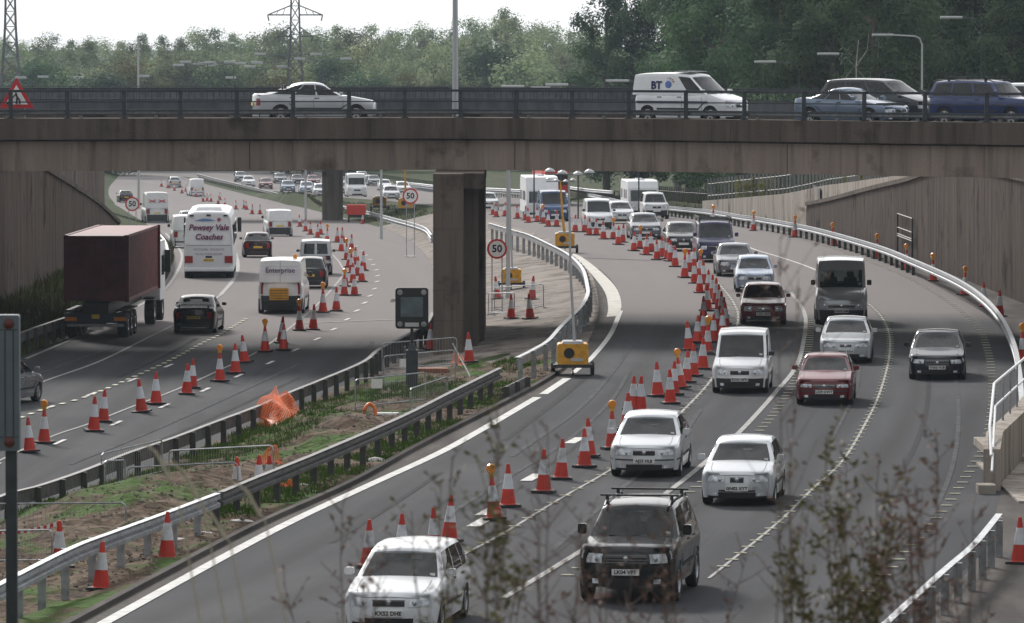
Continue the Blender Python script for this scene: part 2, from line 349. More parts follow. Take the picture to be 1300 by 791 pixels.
def row(d):
    ll, ml, mr, rr, wl, wr = e_LL(d), e_ML(d), e_MR(d), e_RR(d), e_WL(d), e_WR(d)
    zl, zr = zL(d), zR(d)
    if d > 870: zl = zr = far(d)
    mr = max(mr, ml+.6)
    if d < 250: pr = 7.2
    elif d < DWR0: pr = wingR_top(d)-.15
    else: pr = zr+.8
    pl = 7.2 if d < 262 else (4.3 if d < DWL+3 else zl+.9)
    pro = max(pr, float(np.interp(d, [250, 290, 420, 700, 900], [7.2, 3.5, .5, -7, far(900)])))
    plo = max(pl, float(np.interp(d, [250, 420, 700, 900], [7.2, 2.5, -6, far(900)])))
    if d < 262: bl = zl+.9
    else: bl = zl+.9
    if d > 640: pro, plo = min(pro, far(d)+1.5), min(plo, far(d)+1.5)
    pr = min(pr, pro) if d > 640 else pr; pl = min(pl, plo) if d > 640 else pl
    xs = [-900, -300, wl-60, wl-25, wl-.95, wl-.9, wl+.02, ll-.5, ll]
    zs = [plo, plo, plo, pl, pl, bl, bl, zl+.05, zl]
    xs += [ml]; zs += [zl]
    n = 12
    for k in range(1, n):
        t = k/n; x = ml+(mr-ml)*t; b = 0
        if d < 200: b = .12*math.sin(x*1.9+d*.7)*math.sin(d*.31+x)+.1*math.sin(d*.9-x*2.1)
        xs.append(x); zs.append(zl+(zr-zl)*t+b*math.sin(PI*t)-(.03 if d < 200 else 0))
    xs += [mr, rr, rr+.4, wr-.02, wr+.5, wr+.55, wr+25, wr+60, 300, 900]
    zs += [zr, zr, zr-.03, zr-.03 if d < DWR0 else zr+.15, zr-.03 if d < DWR0 else zr+.3, pr, pr, pro, pro, pro]
    if d < 64:
        h = hill(d); zs = [max(z, h) for z in zs]
    for i in range(1, len(xs)):
        if xs[i] <= xs[i-1]: xs[i] = xs[i-1]+1e-3
    return xs, zs
def zt(x, d):
    xs, zs = row(d); return float(np.interp(x, xs, zs))
def road_uv(o, edge_f):
    me = o.data; uv = me.uv_layers.new(name='UVMap'); e = {}
    for l in me.loops:
        v = me.vertices[l.vertex_index].co; k = round(v.y, 3)
        if k not in e: e[k] = edge_f(v.y)
        uv.data[l.index].uv = (v.x-e[k], v.y)
def grid_mesh(name, rows, m, kind='structure', label=None):
    n = len(rows[0]); mb = MB(); mb.v = [p for r_ in rows for p in r_]
    mb.f = [(i*n+j, i*n+j+1, (i+1)*n+j+1, (i+1)*n+j) for i in range(len(rows)-1) for j in range(n-1)]
    o = mb.build(name, m, fix=False); o['kind'] = kind
    if label: o['label'] = label
    return o
DS = [5, 14, 24, 34, 44, 54, 64, 66]+list(np.arange(70, 380, 2.5))+list(np.arange(380, 866, 6))+[868, 872, 900, 1000, 1100, 1250, 1600, 2500, 5000]
rows = []
for d in DS:
    xs, zs = row(d); rows.append([(x, d, z-.03) for x, z in zip(xs, zs)])
grid_mesh('ground', rows, M['turf'])
# median of bare soil and, round the pier, hard standing
def strip_between(name, fa, fb, z_a, z_b, ds, m, dz=0.0, n=6, bumpf=None):
    rr_ = []
    for d in ds:
        a, b = fa(d), fb(d); za, zb_ = z_a(d), z_b(d); q = []
        for k in range(n+1):
            t = k/n; x = a+(b-a)*t; z = za+(zb_-za)*t+dz
            if bumpf: z += bumpf(x, d, t)
            q.append((x, d, z))
        rr_.append(q)
    return grid_mesh(name, rr_, m)
def soilbump(x, d, t):
    b = .10*math.sin(x*1.9+d*.7)*math.sin(d*.31+x)+.09*math.sin(d*.9-x*2.1)+.05*math.sin(x*5+d*3.1)
    for cx, cd, h, r_ in ((-5.3, 162, .55, 2.2), (-7.6, 140, .5, 3), (-10, 133, .5, 4), (-4.3, 158, .3, 2), (-8.5, 128, .45, 4)):
        b += h*math.exp(-((x-cx)**2+((d-cd)*.5)**2)/(r_*r_)*2)
    return b*math.sin(PI*min(1, max(0, t)))**.6
fMRk = lambda d: e_MR(d)-.12
strip_between('soil', e_ML, fMRk, lambda d: zL(d)+.01, lambda d: zR(d)-.02, list(np.arange(66, 193, .7)), M['soil'], .03, 24, soilbump)
strip_between('hardstanding', e_ML, e_MR, zL, zR, list(np.arange(192.3, 470, 2.5)), M['hardstand'], .012, 6)
# carriageways
DR = [66]+list(np.arange(68, 380, 2))+list(np.arange(380, 866, 5))
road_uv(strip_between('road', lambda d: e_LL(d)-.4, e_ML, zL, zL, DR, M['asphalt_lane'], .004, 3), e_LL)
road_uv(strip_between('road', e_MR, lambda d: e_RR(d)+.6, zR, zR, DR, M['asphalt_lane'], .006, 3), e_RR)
# the strip between the near kerb and the white edge line is older, browner
e_EL = edge([(60, 832), (150, 782), (295, 702), (380, 658), (470, 616), (555, 577), (610, 547), (682, 505), (720, 483), (752, 454), (775, 425), (788, 392), (783, 366), (764, 344), (738, 326)], zR)
strip_between('hard_shoulder', e_MR, lambda d: max(e_EL(d), e_MR(d)+.02), zR, zR, list(np.arange(68, 268, 2)), M['asphalt_old'], .011, 2)
# verge between the right-hand carriageway and the retaining wall
strip_between('verge', lambda d: e_RR(d)+.1, lambda d: e_WR(d)+.3, zR, zR, list(np.arange(70, DWR0, 2.5)), M['asphalt_old'], .009, 2)
# kerb along the median
kb = MB(); pk = [(e_MR(d), d, zR(d)) for d in np.arange(68, 190, 1.5)]
for (x0, y0, z0), (x1, y1, z1) in zip(pk, pk[1:]):
    kb.add([(x0-.14, y0, z0), (x0, y0, z0), (x0, y0, z0+.11), (x0-.14, y0, z0+.12), (x1-.14, y1, z1), (x1, y1, z1), (x1, y1, z1+.11), (x1-.14, y1, z1+.12)],
           [(1, 5, 6, 2), (2, 6, 7, 3), (3, 7, 4, 0)])
kb.build('kerb', M['asphalt_old'], fix=False)['kind'] = 'structure'
# ------------------------------------------------------------------ road markings
def wpath(pxs, surf, n=8, px=True):
    w_ = [P(x, y, surf) for x, y in pxs] if px else [Vector(q) for q in pxs]
    w_ = curve_pts(w_, n); return w_
def resample(path, step):
    out = [path[0].copy()]; acc = 0; 
    for a, b in zip(path, path[1:]):
        l = (b-a).length; t = step-acc
        while t <= l:
            out.append(a.lerp(b, t/l)); t += step
        acc = (acc+l) % step
    return out
def line_on(mb, path, width, surf, dz=.02):
    for i, (a, b) in enumerate(zip(path, path[1:])):
        t = (b-a); t.z = 0
        if t.length < 1e-4: continue
        nrm = Vector((-t.y, t.x, 0)).normalized()*width/2
        q = [a-nrm, a+nrm, b+nrm, b-nrm]
        mb.add([(p.x, p.y, surf(p.y)+dz) for p in q], [(0, 1, 2, 3)])
mk = MB()
for pxs, wd, surf in [
    ([(60, 832), (150, 782), (295, 702), (380, 658), (470, 616), (555, 577), (610, 547), (682, 505)], .26, zR),
    ([(690, 501), (705, 491), (720, 481)], .26, zR), ([(728, 474), (740, 464), (752, 454), (775, 425), (788, 395)], .18, zR),
    ([(960, 318), (1000, 330), (1033, 342), (1066, 358)], .12, zR),
    ([(870, 285), (900, 296), (960, 318)], .12, zR)]:
    line_on(mk, wpath(pxs, surf), wd, surf)
mk.build('road_marking', M['white_line'], fix=False)['kind'] = 'structure'
mk = MB()
for pxs, wd, surf in [
    ([(1004, 371), (1022, 400), (1019, 440), (1009, 469), (986, 497), (969, 517), (935, 553), (890, 592), (855, 620), (800, 660), (730, 705), (640, 760)], .15, zR),
    ([(910, 358), (923, 373), (933, 388), (937, 405), (928, 440), (902, 484), (864, 525), (820, 565), (772, 599), (711, 634), (635, 680), (540, 730)], .08, zR),
    ([(1066, 358), (1100, 384), (1117, 400), (1127, 418), (1130, 438), (1127, 464), (1117, 499), (1102, 532), (1071, 584), (1031, 622), (1005, 648), (975, 675), (900, 735)], .07, zR),
    ([(-60, 540), (10, 505), (55, 485), (127, 459), (190, 428), (245, 400), (280, 375)], .12, zL),
    ([(280, 375), (296, 356), (302, 340), (299, 322), (288, 306), (270, 291), (250, 279)], .2, zL),
    ([(33, 456), (91, 431), (150, 402), (205, 371), (226, 343), (231, 325), (224, 312), (210, 296)], .16, zL),
    ([(-120, 640), (0, 585), (65, 555), (113, 538.6), (165, 518), (223, 495.5), (269, 475), (330, 445), (375, 411), (410, 380), (435, 350), (433, 337), (422, 324), (400, 308)], .09, zL),
    ([(375, 411), (440, 408.5), (502, 406)], .3, zL),
    ([(548, 326), (541, 321), (523, 304), (498, 290.5), (462, 280), (421, 270.5), (371, 259)], .14, zL)]:
    line_on(mk, wpath(pxs, surf), wd, surf)
mk.build('road_marking', M['old_line'], fix=False)['kind'] = 'structure'
# repairs and joints in the surfacing
pb = MB()
for pxs, wd, surf in [([(596, 322), (700, 326), (800, 330), (850, 331)], .35, zR), ([(640, 560), (700, 515), (745, 478)], .18, zR), ([(1180, 470), (1176, 520), (1160, 570), (1120, 640)], .14, zR),
                      ([(420, 690), (500, 640), (560, 600)], .15, zR), ([(150, 480), (210, 452), (250, 430)], .2, zL), ([(60, 620), (130, 590), (260, 535), (380, 480)], .16, zL), ([(500, 380), (470, 440)], .2, zL)]:
    line_on(pb, wpath(pxs, surf), wd, surf, .013)
pb.build('road_repair', M['patch'], fix=False)['kind'] = 'structure'
gb = MB()
for pxs, wd, surf in [([(700, 700), (790, 620), (860, 560), (890, 520)], .14, zR), ([(560, 660), (640, 610), (720, 560), (775, 510), (800, 470)], .12, zR), ([(1160, 690), (1200, 620), (1215, 560), (1216, 500), (1207, 460)], .12, zR), ([(1055, 560), (1085, 500), (1092, 465)], .1, zR),
                      ([(90, 590), (200, 545), (300, 500), (380, 462)], .12, zL), ([(-20, 500), (90, 460), (160, 436)], .1, zL), ([(650, 580), (735, 520), (780, 470), (800, 440)], .14, zR)]:
    line_on(gb, wpath(pxs, surf), wd, surf, .016)
gb.build('road_marking', M['ghost'], fix=False)['kind'] = 'structure'
# wide cream band on the bend
bd = MB()
o_ = wpath([(728, 322), (740, 328), (762, 345), (782, 366), (789, 388), (784, 402)], zR); i_ = wpath([(726, 324), (735, 332), (752, 350), (768, 372), (772, 392), (770, 403)], zR)
for (a, b), (c, d) in zip(zip(o_, o_[1:]), zip(i_, i_[1:])): bd.add([(p.x, p.y, zR(p.y)+.026) for p in (a, b, d, c)], [(0, 1, 2, 3)])
bd.build('road_marking', M['cream'], fix=False)['kind'] = 'structure'
# raised studs across the temporary lane lines and short dashes
st = MB()
def rungs(pxs, surf, step=1.5, wd=.26, ln=.10):
    pth = resample(wpath(pxs, surf), step)
    for a, b in zip(pth, pth[1:]):
        t = (b-a); t.z = 0; t.normalize(); nr = Vector((-t.y, t.x, 0)); z = surf(a.y)+.02
        q = [a-nr*wd/2, a+nr*wd/2, a+nr*wd/2+t*ln, a-nr*wd/2+t*ln]
        st.add([(p.x, p.y, z) for p in q]+[(p.x, p.y, z+.015) for p in q], [(4, 5, 6, 7), (0, 1, 5, 4), (2, 3, 7, 6), (1, 2, 6, 5), (3, 0, 4, 7)])
rungs([(900, 345), (923, 373), (933, 388), (937, 405), (928, 440), (902, 484), (864, 525), (820, 565), (772, 599), (711, 634), (635, 680), (540, 730)], zR, 2.1)
rungs([(1029, 408), (1027, 441), (1014, 474), (989, 517), (960, 552), (920, 590), (876, 625), (835, 653), (780, 692), (700, 745)], zR, 1.5)
rungs([(1080, 368), (1100, 384), (1117, 400), (1127, 418), (1130, 438), (1127, 464), (1117, 499), (1102, 532), (1071, 584), (1031, 622), (1005, 648), (975, 675), (900, 735)], zR, 1.5)
rungs([(985, 296), (1033, 308), (1112, 336), (1158, 356), (1198, 380), (1239, 413), (1254, 446), (1260, 487), (1259, 522), (1251, 565), (1231, 599), (1206, 637), (1183, 665), (1150, 702), (1090, 765)], zR, 1.7)
rungs([(-60, 565), (51, 522), (114, 503), (193, 469), (228, 452), (254, 438), (282, 424), (315, 404)], zL, 1.6, .16, .5)
st.build('road_stud', M['stud'], fix=False)['kind'] = 'structure'
ds_ = MB()
for x, y in [(-8, 592), (75.6, 562), (147.7, 538), (208.6, 516), (260.7, 495.5), (303, 477.7), (343, 461), (375, 445), (402.5, 431), (423.6, 418.6), (440.6, 406), (453, 395), (463, 385), (470, 376), (475.6, 367), (478.6, 358), (479.4, 350.4), (478, 343), (474, 336.4), (470, 330), (464.7, 324.5), (459, 319), (452, 313),
             (62, 518), (116, 501), (168, 483), (214, 465)]:
    c = P(x, y, zL); k = tleft(c.y) if 'tleft' in globals() else .08
    t = Vector((k, 1, 0)).normalized(); line_on(ds_, [c-t*1.0, c+t*1.0], .13, zL, .024)
for x, y in [(610, 664), (676, 607), (730, 560), (620, 650)]:
    c = P(x, y, zR); line_on(ds_, [c-Vector((.16, 1.1, 0)), c+Vector((.16, 1.1, 0))], .3, zR, .024)
ds_.build('road_marking', M['white_line'], fix=False)['kind'] = 'structure'
# ------------------------------------------------------------------ road directions (dX/dd)
def tright(d): return float(np.interp(d, [110, 124, 145, 186, 200, 230, 262, 300, 375, 600], [.15, .137, .10, .08, .05, .03, -.015, -.05, -.07, -.1]))
def tleft(d): return float(np.interp(d, [130, 170, 195, 230, 280, 330, 400, 600], [.14, .13, .09, .03, -.02, -.07, -.11, -.16]))
# ------------------------------------------------------------------ retaining walls
def wall_ribbed(name, fx, side, ds, zbot, ztop, label, m, rib=.3, depth=.05, thick=.5, cap=True):
    """board-marked retaining wall; real vertical ribs; fx gives the face"""
    root = thing(name, label, 'wall', (0, 0, 0))
    mb = MB(); pth = [Vector((fx(d), d, 0)) for d in ds]; pts = resample(pth, rib)
    f_, c_ = [], []
    for i, p in enumerate(pts[:-1]):
        t = (pts[i+1]-p).normalized(); n = Vector((t.y, -t.x, 0))*(-side)
        for q, off in ((0, 0), (.5, 0), (.62, depth), (.88, depth)):
            a = p+t*rib*q+n*off; f_.append((a.x, a.y))
    vs_ = []
    for x, y in f_: vs_ += [(x, y, zbot(y)), (x, y, max(ztop(y), zbot(y)+.05))]
    k = len(f_); mb.add(vs_, [(2*i, 2*i+2, 2*i+3, 2*i+1) for i in range(k-1)])
    mb.build('wall_face', m, root, fix=False)
    if cap:
        cb = MB(); 
        for i in range(0, len(pts)-9, 8):
            a, b = pts[i], pts[min(i+8, len(pts)-1)]; t = (b-a).normalized(); n = Vector((t.y, -t.x, 0))*(-side)
            for_ = []
            for p in (a, b):
                z = max(ztop(p.y), zbot(p.y)+.05)
                for off, dz in ((-.12, 0), (thick, 0), (thick, .22), (-.12, .22)): for_.append((p.x+n.x*off, p.y+n.y*off, z+dz))
            cb.add(for_, [(0, 1, 2, 3), (7, 6, 5, 4), (0, 4, 5, 1), (1, 5, 6, 2), (2, 6, 7, 3), (3, 7, 4, 0)])
        cb.build('coping', M['conc_dark'], root)
    return root
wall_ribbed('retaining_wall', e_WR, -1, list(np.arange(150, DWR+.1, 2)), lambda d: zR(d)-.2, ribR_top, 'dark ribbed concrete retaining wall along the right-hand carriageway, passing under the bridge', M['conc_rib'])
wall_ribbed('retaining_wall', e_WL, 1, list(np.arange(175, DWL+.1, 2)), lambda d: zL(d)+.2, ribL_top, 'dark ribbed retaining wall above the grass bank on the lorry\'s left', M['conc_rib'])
def plain_wall(name, pts, zbot, ztop, label, m, thick=.4, cope=None):
    root = thing(name, label, 'wall'); mb = MB()
    for a, b in zip(pts, pts[1:]):
        t = (b-a).normalized(); n = Vector((t.y, -t.x, 0))*thick
        v = []
        for p in (a, b):
            v += [(p.x, p.y, zbot(p.y)), (p.x+n.x, p.y+n.y, zbot(p.y)), (p.x+n.x, p.y+n.y, ztop(p.y)), (p.x, p.y, ztop(p.y))]
        mb.add(v, [(0, 1, 2, 3), (7, 6, 5, 4), (0, 4, 5, 1), (1, 5, 6, 2), (2, 6, 7, 3), (3, 7, 4, 0)])
    mb.build('wall_face', m, root); return root
wing = [Vector((e_WR(d)+.42, d, 0)) for d in np.arange(236, DWR0+1, 4)]
wr_ = plain_wall('wing_wall', wing, lambda d: zR(d)-.3, wingR_top, 'pale stained concrete wing wall with palisade fence on top, right of the caravans', M['conc_pale'], .35)
pa = PD(953, 252, 345); xw = e_WR(346)+.40
MB().box(xw-.02, xw+.02, 344, 352, zR(348)+1.3, zR(348)+2.6).build('louvre_panel', M['darkpaint'], wr_)
back = [Vector((e_WL(d)-.9, d, 0)) for d in np.arange(262, DWL+1, 4)]
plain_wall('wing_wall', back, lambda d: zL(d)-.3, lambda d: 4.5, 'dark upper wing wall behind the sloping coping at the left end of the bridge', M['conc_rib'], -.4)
# ------------------------------------------------------------------ the bridge across the picture
def bd_d(px): return float(np.interp(px, [-900, 0, 570, 850, 1100, 1300, 1800], [199, 206.5, 209, 205.5, 200, 196.4, 184]))
BX = []
for px in list(range(-500, 1801, 50)):
    d = bd_d(px); BX.append(((px-650)*d/FPX, d))
bx_ = np.array([b[0] for b in BX]); bd_ = np.array([b[1] for b in BX])
def bfront(x): return float(np.interp(x, bx_, bd_))
bridge = thing('road_bridge', 'concrete road bridge with railings crossing above both carriageways', 'bridge')
def sweep_x(mb, x0, x1, n, sec, foff=0, closed=True):
    """sweep a section of (dy, z) along the bridge"""
    m = len(sec); vs_ = []
    for i in range(n+1):
        x = x0+(x1-x0)*i/n; y = bfront(x)+foff
        vs_ += [(x, y+a, b) for a, b in sec]
    fs_ = [(i*m+k, i*m+(k+1) % m, (i+1)*m+(k+1) % m, (i+1)*m+k) for i in range(n) for k in range(m if closed else m-1)]
    fs_ += [tuple(range(m))[::-1], tuple(range(n*m, (n+1)*m))]
    mb.add(vs_, fs_)
X0, X1 = -30.0, 30.0; BW = 16.5
mb = MB(); sweep_x(mb, X0, X1, 60, [(0, 7.02), (.5, 6.92), (.5, 7.4), (.45, 7.8), (0, 7.78)]); mb.build('edge_beam', M['conc_dark'], bridge)
mb = MB(); sweep_x(mb, X0, X1, 60, [(.30, 5.87), (1.1, 5.85), (1.1, 6.95), (.30, 6.95)]); mb.build('girder', M['conc'], bridge)
mb = MB(); sweep_x(mb, X0, X1, 60, [(1.1, 6.3), (BW-1.2, 6.3), (BW-1.2, 6.98), (.5, 6.98)]); mb.build('deck', M['conc_dark'], bridge)
mb = MB(); sweep_x(mb, X0, X1, 60, [(BW-1.2, 5.85), (BW-.4, 5.85), (BW-.4, 6.9), (BW-1.2, 6.9)]); mb.build('girder', M['conc'], bridge)
mb = MB(); sweep_x(mb, X0, X1, 60, [(BW-.45, 6.95), (BW, 6.95), (BW, 7.8), (BW-.45, 7.8)]); mb.build('edge_beam', M['conc_dark'], bridge)
mb = MB(); sweep_x(mb, X0, X1, 60, [(.47, 6.985), (BW-.47, 6.985), (BW-.47, 7.6), (.47, 7.6)]); mb.build('road_surface', M['asphalt'], bridge)
for x in np.arange(-29, 30, 9.7):   # joints on the girder face
    MB().box(x-.02, x+.02, bfront(x)+.288, bfront(x)+.31, 5.9, 6.93).build('joint', M['conc_dark'], bridge)
for x in np.arange(-29.5, 30, 3.05):
    MB().box(x-.012, x+.012, bfront(x)-.008, bfront(x)+.02, 7.04, 7.77).build('joint', M['conc_rib'], bridge)
mr = M['darkpaint']
for z, r_ in ((8.78, .045), (8.38, .022), (8.06, .038), (7.93, .022)):
    mb = MB(); sweep_x(mb, X0, X1, 60, [(.2, z-r_), (.2+2*r_, z-r_), (.2+2*r_, z+r_), (.2, z+r_)]); mb.build('parapet_rail', mr, bridge)
pp = MB().box(-.075, .075, .13, .27, 7.78, 8.83).box(-.13, .13, .08, .32, 7.79, 7.83)
p0 = None
for k in range(-13, 14):
    x = k*2.04+.15
    if p0 is None: p0 = pp.build('parapet_post', mr, bridge); o = p0
    else: o = p0.copy(); COL.objects.link(o)
    o.location = (x, bfront(x), 0)
ps = MB().box(-.06, .06, .36, .44, 7.62, 8.02); p1 = None
for k in range(-13, 14):
    x = k*2.72+.6
    if abs(x) > 28: continue
    if p1 is None: p1 = ps.build('safety_fence_post', M['steel'], bridge); o = p1
    else: o = p1.copy(); COL.objects.link(o)
    o.location = (x, bfront(x), 0)
mb = MB(); sweep_x(mb, X0, X1, 60, [(.33, 7.95), (.37, 7.95), (.37, 8.02), (.33, 8.02)]); mb.build('safety_fence', M['steel'], bridge)
for z, r_ in ((8.72, .04), (8.3, .02)):
    mb = MB(); sweep_x(mb, X0, X1, 60, [(BW-.3, z-r_), (BW-.2, z-r_), (BW-.2, z+r_), (BW-.3, z+r_)]); mb.build('parapet_rail', mr, bridge)
mb = MB(); sweep_x(mb, X0, X1, 60, [(BW-.22, 7.8), (BW-.19, 7.8), (BW-.19, 8.26), (BW-.22, 8.26)]); mb.build('parapet_panel', mat('panelgrey', (.10, .105, .115), .7, var=.25, scale=2, stretch=(1, 1, .3)), bridge)
mb = MB()
for x in np.arange(-29.5, 29.5, .24): mb.box(x-.014, x+.014, bfront(x)+BW-.21, bfront(x)+BW-.18, 8.24, 8.72)
mb.build('parapet_bars', mr, bridge)
# pier: front column and the long wall behind it
mb = MB(); x0 = -2.82; x1 = -1.74
mb.rbox(x0, x1, 203.1, 204.4, -1.4, 5.86, .04, 2, 1); mb.build('pier_column', M['conc_pier'], bridge)
for z in (.62, 1.7, 3.9):
    MB().box(x0-.012, x1+.012, 203.085, 203.12, z-.012, z+.012).build('joint', M['conc_dark'], bridge)
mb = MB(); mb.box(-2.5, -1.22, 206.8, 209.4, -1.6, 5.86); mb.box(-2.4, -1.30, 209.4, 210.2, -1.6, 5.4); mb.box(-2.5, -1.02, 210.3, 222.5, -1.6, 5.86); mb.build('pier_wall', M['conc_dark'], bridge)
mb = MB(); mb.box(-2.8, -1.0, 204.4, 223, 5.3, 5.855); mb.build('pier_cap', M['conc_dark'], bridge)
# ------------------------------------------------------------------ second bridge beyond
b2 = thing('road_bridge', 'second, more distant bridge seen through the railings, with a single round-edged pier', 'bridge')
MB().box(-110, 80, 516, 532, 1.8, 4.6).build('girder', M['conc_dark'], b2)
MB().box(-110, 80, 515.6, 515.9, 4.5, 6.0).build('parapet_panel', mat('par2', (.10, .105, .11), .8, var=.3, scale=1), b2)
c = PD(421, 262, 520)
mb = MB(); mb.rbox(c.x-.85, c.x+.85, 519, 527, -7.5, 1.8, .3, 2, 4); mb.build('pier_column', M['conc_pier'], b2)
mb = MB()
for x in np.arange(-88, 68, 1.0): mb.box(x, x+.06, 515.4, 515.5, 5.2, 6.2)
mb.box(-90, 70, 515.4, 515.52, 6.18, 6.25); mb.build('parapet_rail', mr, b2)
# ------------------------------------------------------------------ guard rails
def post_mesh(m, h=.6): return MB().box(-.05, .05, -.075, .075, -h-.35, .05)
RAILS = []
def guard_rail(pxs, surf, label, m, mp, h=.72, step=2.4, kind='w', mtop=None, side=1, wpts=None, group=None, low=False, handside=1, maxp=100, zoff=0):
    path = wpts if wpts else [P(x, y, surf, h) for x, y in pxs]
    path = curve_pts(path, 5); path = resample(path, .8)
    root = thing('guard_rail', label, 'guard rail', (0, 0, 0), 0, group)
    if kind == 'w': sec = [(.0, .16), (.07, .13), (.075, .05), (.0, .02), (.0, -.02), (.075, -.05), (.07, -.13), (0, -.16), (-.03, -.16), (-.03, .16)]
    else: sec = [(-.05, -.1), (.05, -.1), (.05, .1), (-.05, .1)]
    def swept(sec, m_, name):
        mb = MB(); n = len(sec); vs_ = []
        for i, p in enumerate(path):
            t = (path[min(i+1, len(path)-1)]-path[max(i-1, 0)]); t.z = 0; t.normalize(); nn = Vector((t.y, -t.x, 0))*side
            for a, b in sec: vs_.append(p+nn*a+Vector((0, 0, b-.12)))
        fs_ = [(i*n+k, i*n+(k+1) % n, (i+1)*n+(k+1) % n, (i+1)*n+k) for i in range(len(path)-1) for k in range(n)]
        fs_ += [tuple(range(n))[::-1], tuple(range((len(path)-1)*n, len(path)*n))]
        mb.add(vs_, fs_); return mb.build(name, m_, root)
    swept(sec, m, 'beam')
    if mtop: swept([(-.06, .165), (.085, .165), (.085, .18), (-.06, .18)], mtop, 'top_edge')
    if low: swept([(-.02, -.38), (.05, -.38), (.05, -.26), (-.02, -.26)], m, 'lower_beam')
    pts = resample(path, step); pr = None
    if len(pts) > maxp: pts = pts[:maxp]
    for i, p in enumerate(pts):
        t = (pts[min(i+1, len(pts)-1)]-pts[max(i-1, 0)])
        if pr is None: pr = post_mesh(mp, h).build('post', mp, root); o = pr
        else: o = pr.copy(); COL.objects.link(o)
        nn = Vector((t.y, -t.x, 0)).normalized()*side*(-.09)
        o.location = p+nn; o.rotation_euler = (0, 0, math.atan2(t.y, t.x))
    return root
guard_rail([(-260, 758), (-100, 680), (0, 633), (48, 620), (107, 600), (162, 578), (221, 558), (271, 539), (327, 518), (371, 499), (411, 483), (462, 461), (482, 445), (515, 428), (540, 414), (550, 398)], zL, 'long dark weathered rail on the median edge of the left carriageway, nearer than the pier', M['rail_brown'], M['post_dark'], side=-1, mtop=M['galv_old'])
guard_rail([(548, 299), (536, 288), (498, 277), (467, 269), (442, 263.5), (421.5, 258)], zL, 'bright galvanised rail on the far side of the pier beside the left carriageway', M['galv'], M['steel'], side=-1, low=True, mtop=M['galv_top'])
guard_rail([(421, 258), (396, 255), (371, 250), (345, 244), (320, 238), (285, 230), (250, 221)], zL, 'dark rail along the grass strip beneath the far bridge', M['galv_old'], M['post_dark'], side=-1, mtop=M['galv_top'])
guard_rail([(-140, 815), (-40, 765), (84, 701.6), (142, 679), (213, 653), (246, 640.5), (279, 628)], zR, 'newly galvanised shiny rail section with posts standing on white sandbags', M['galv'], M['galv'], side=1, mtop=M['galv_top'])
guard_rail([(279.6, 627.8), (327, 608), (404, 577), (508, 532), (574, 499), (636, 468.5)], zR, 'dark weathered rail beside the white edge line, running on from the new shiny section', M['galv_old'], M['post_dark'], side=1, mtop=M['galv_old'])
guard_rail([(640, 493), (655, 486), (668, 480)], zR, 'short low buried end piece of rail beside the kerb', M['galv_old'], M['post_dark'], h=.35, side=-1)
guard_rail([(657, 456), (675, 447), (696, 434.6), (711, 418), (724, 405), (738, 391), (746, 376), (746, 365), (739.5, 342), (722, 324.5), (699, 312), (671, 299), (645, 291.5), (620, 284)], zR, 'grey rail curving round the hard standing where the lighting towers are parked', M['galv_mid'], M['steel'], side=-1, mtop=M['galv_top'], kind='b', step=3.8)
guard_rail([(740, 245), (762, 249), (788, 255), (820, 259), (850, 262.5), (900, 267.5), (940, 274), (970, 278), (1033, 290), (1112, 312), (1158, 330), (1214, 355), (1249, 378.5), (1272, 405), (1287, 436), (1294, 469), (1297, 500), (1298, 540)], zR, 'long galvanised rail sweeping round the outside of the right-hand bend below the wall', M['galv'], M['post_dark'], side=1, mtop=M['galv_top'], step=3.2)
guard_rail([(-120, 500), (-40, 452), (28, 424), (58, 413), (88, 403), (110, 394), (150, 372), (185, 352)], zL, 'dark rail at the foot of the grass bank behind the container lorry', M['rail_brown'], M['post_dark'], side=-1, mtop=M['galv_old'])
guard_rail([(188, 352), (199, 346), (209, 334), (213, 321), (209, 306), (199, 294)], zL, 'short curved rail round the grass point between lorry and coach', M['galv_old'], M['post_dark'], side=-1, mtop=M['galv_top'])
guard_rail([(1120, 800), (1200, 727), (1235, 697), (1258, 670), (1272, 652)], zR, 'pale rail ending at a square post in the bottom right corner', M['galv'], M['steel'], side=-1, mtop=M['galv_top'], kind='b')
guard_rail([(512, 232), (530, 233), (548, 235), (580, 237), (640, 240), (690, 243), (722, 247)], zR, 'pale double-height distant rail to the right of the coned vans', M['galv'], M['steel'], h=.9, side=1, low=True)
guard_rail([(722, 237), (745, 240), (780, 243)], zR, 'distant rail above the bend in front of the dark trees', M['galv'], M['post_dark'], h=1.2, side=1)
# ------------------------------------------------------------------ palisade fence on the wing wall
def palisade(path, ztop, h, label, m):
    root = thing('palisade_fence', label, 'fence'); pts = resample(path, 2.1); mb = MB()
    for p in pts:
        z = ztop(p.y); mb.box(p.x-.05, p.x+.05, p.y-.03, p.y+.03, z, z+h)
    for p in resample(path, .9):
        z = ztop(p.y); mb.box(p.x-.016, p.x+.016, p.y-.02, p.y+.02, z+.1, z+h+.05)
    mb.build('fence_panel', m, root)
    for zz in (.35, h-.35):
        mb = MB(); mb.tube([(p.x, p.y+.06, ztop(p.y)+zz) for p in pts], .03, 4); mb.build('fence_rail', m, root)
    return root
palisade([Vector((e_WR(d)+.7, d, 0)) for d in np.arange(262, DWR0, 6)], wingR_top, 1.55, 'dark palisade fence standing on the pale wing wall', mat('palis', (.2, .2, .19), .6))
palisade([Vector((e_WR(d)+1, d, 0)) for d in np.arange(DWR0+2, 520, 6)], lambda d: zR(d)+.3, 1.6, 'distant fence below the dark trees behind the caravans', mat('palis2', (.07, .07, .065), .7))
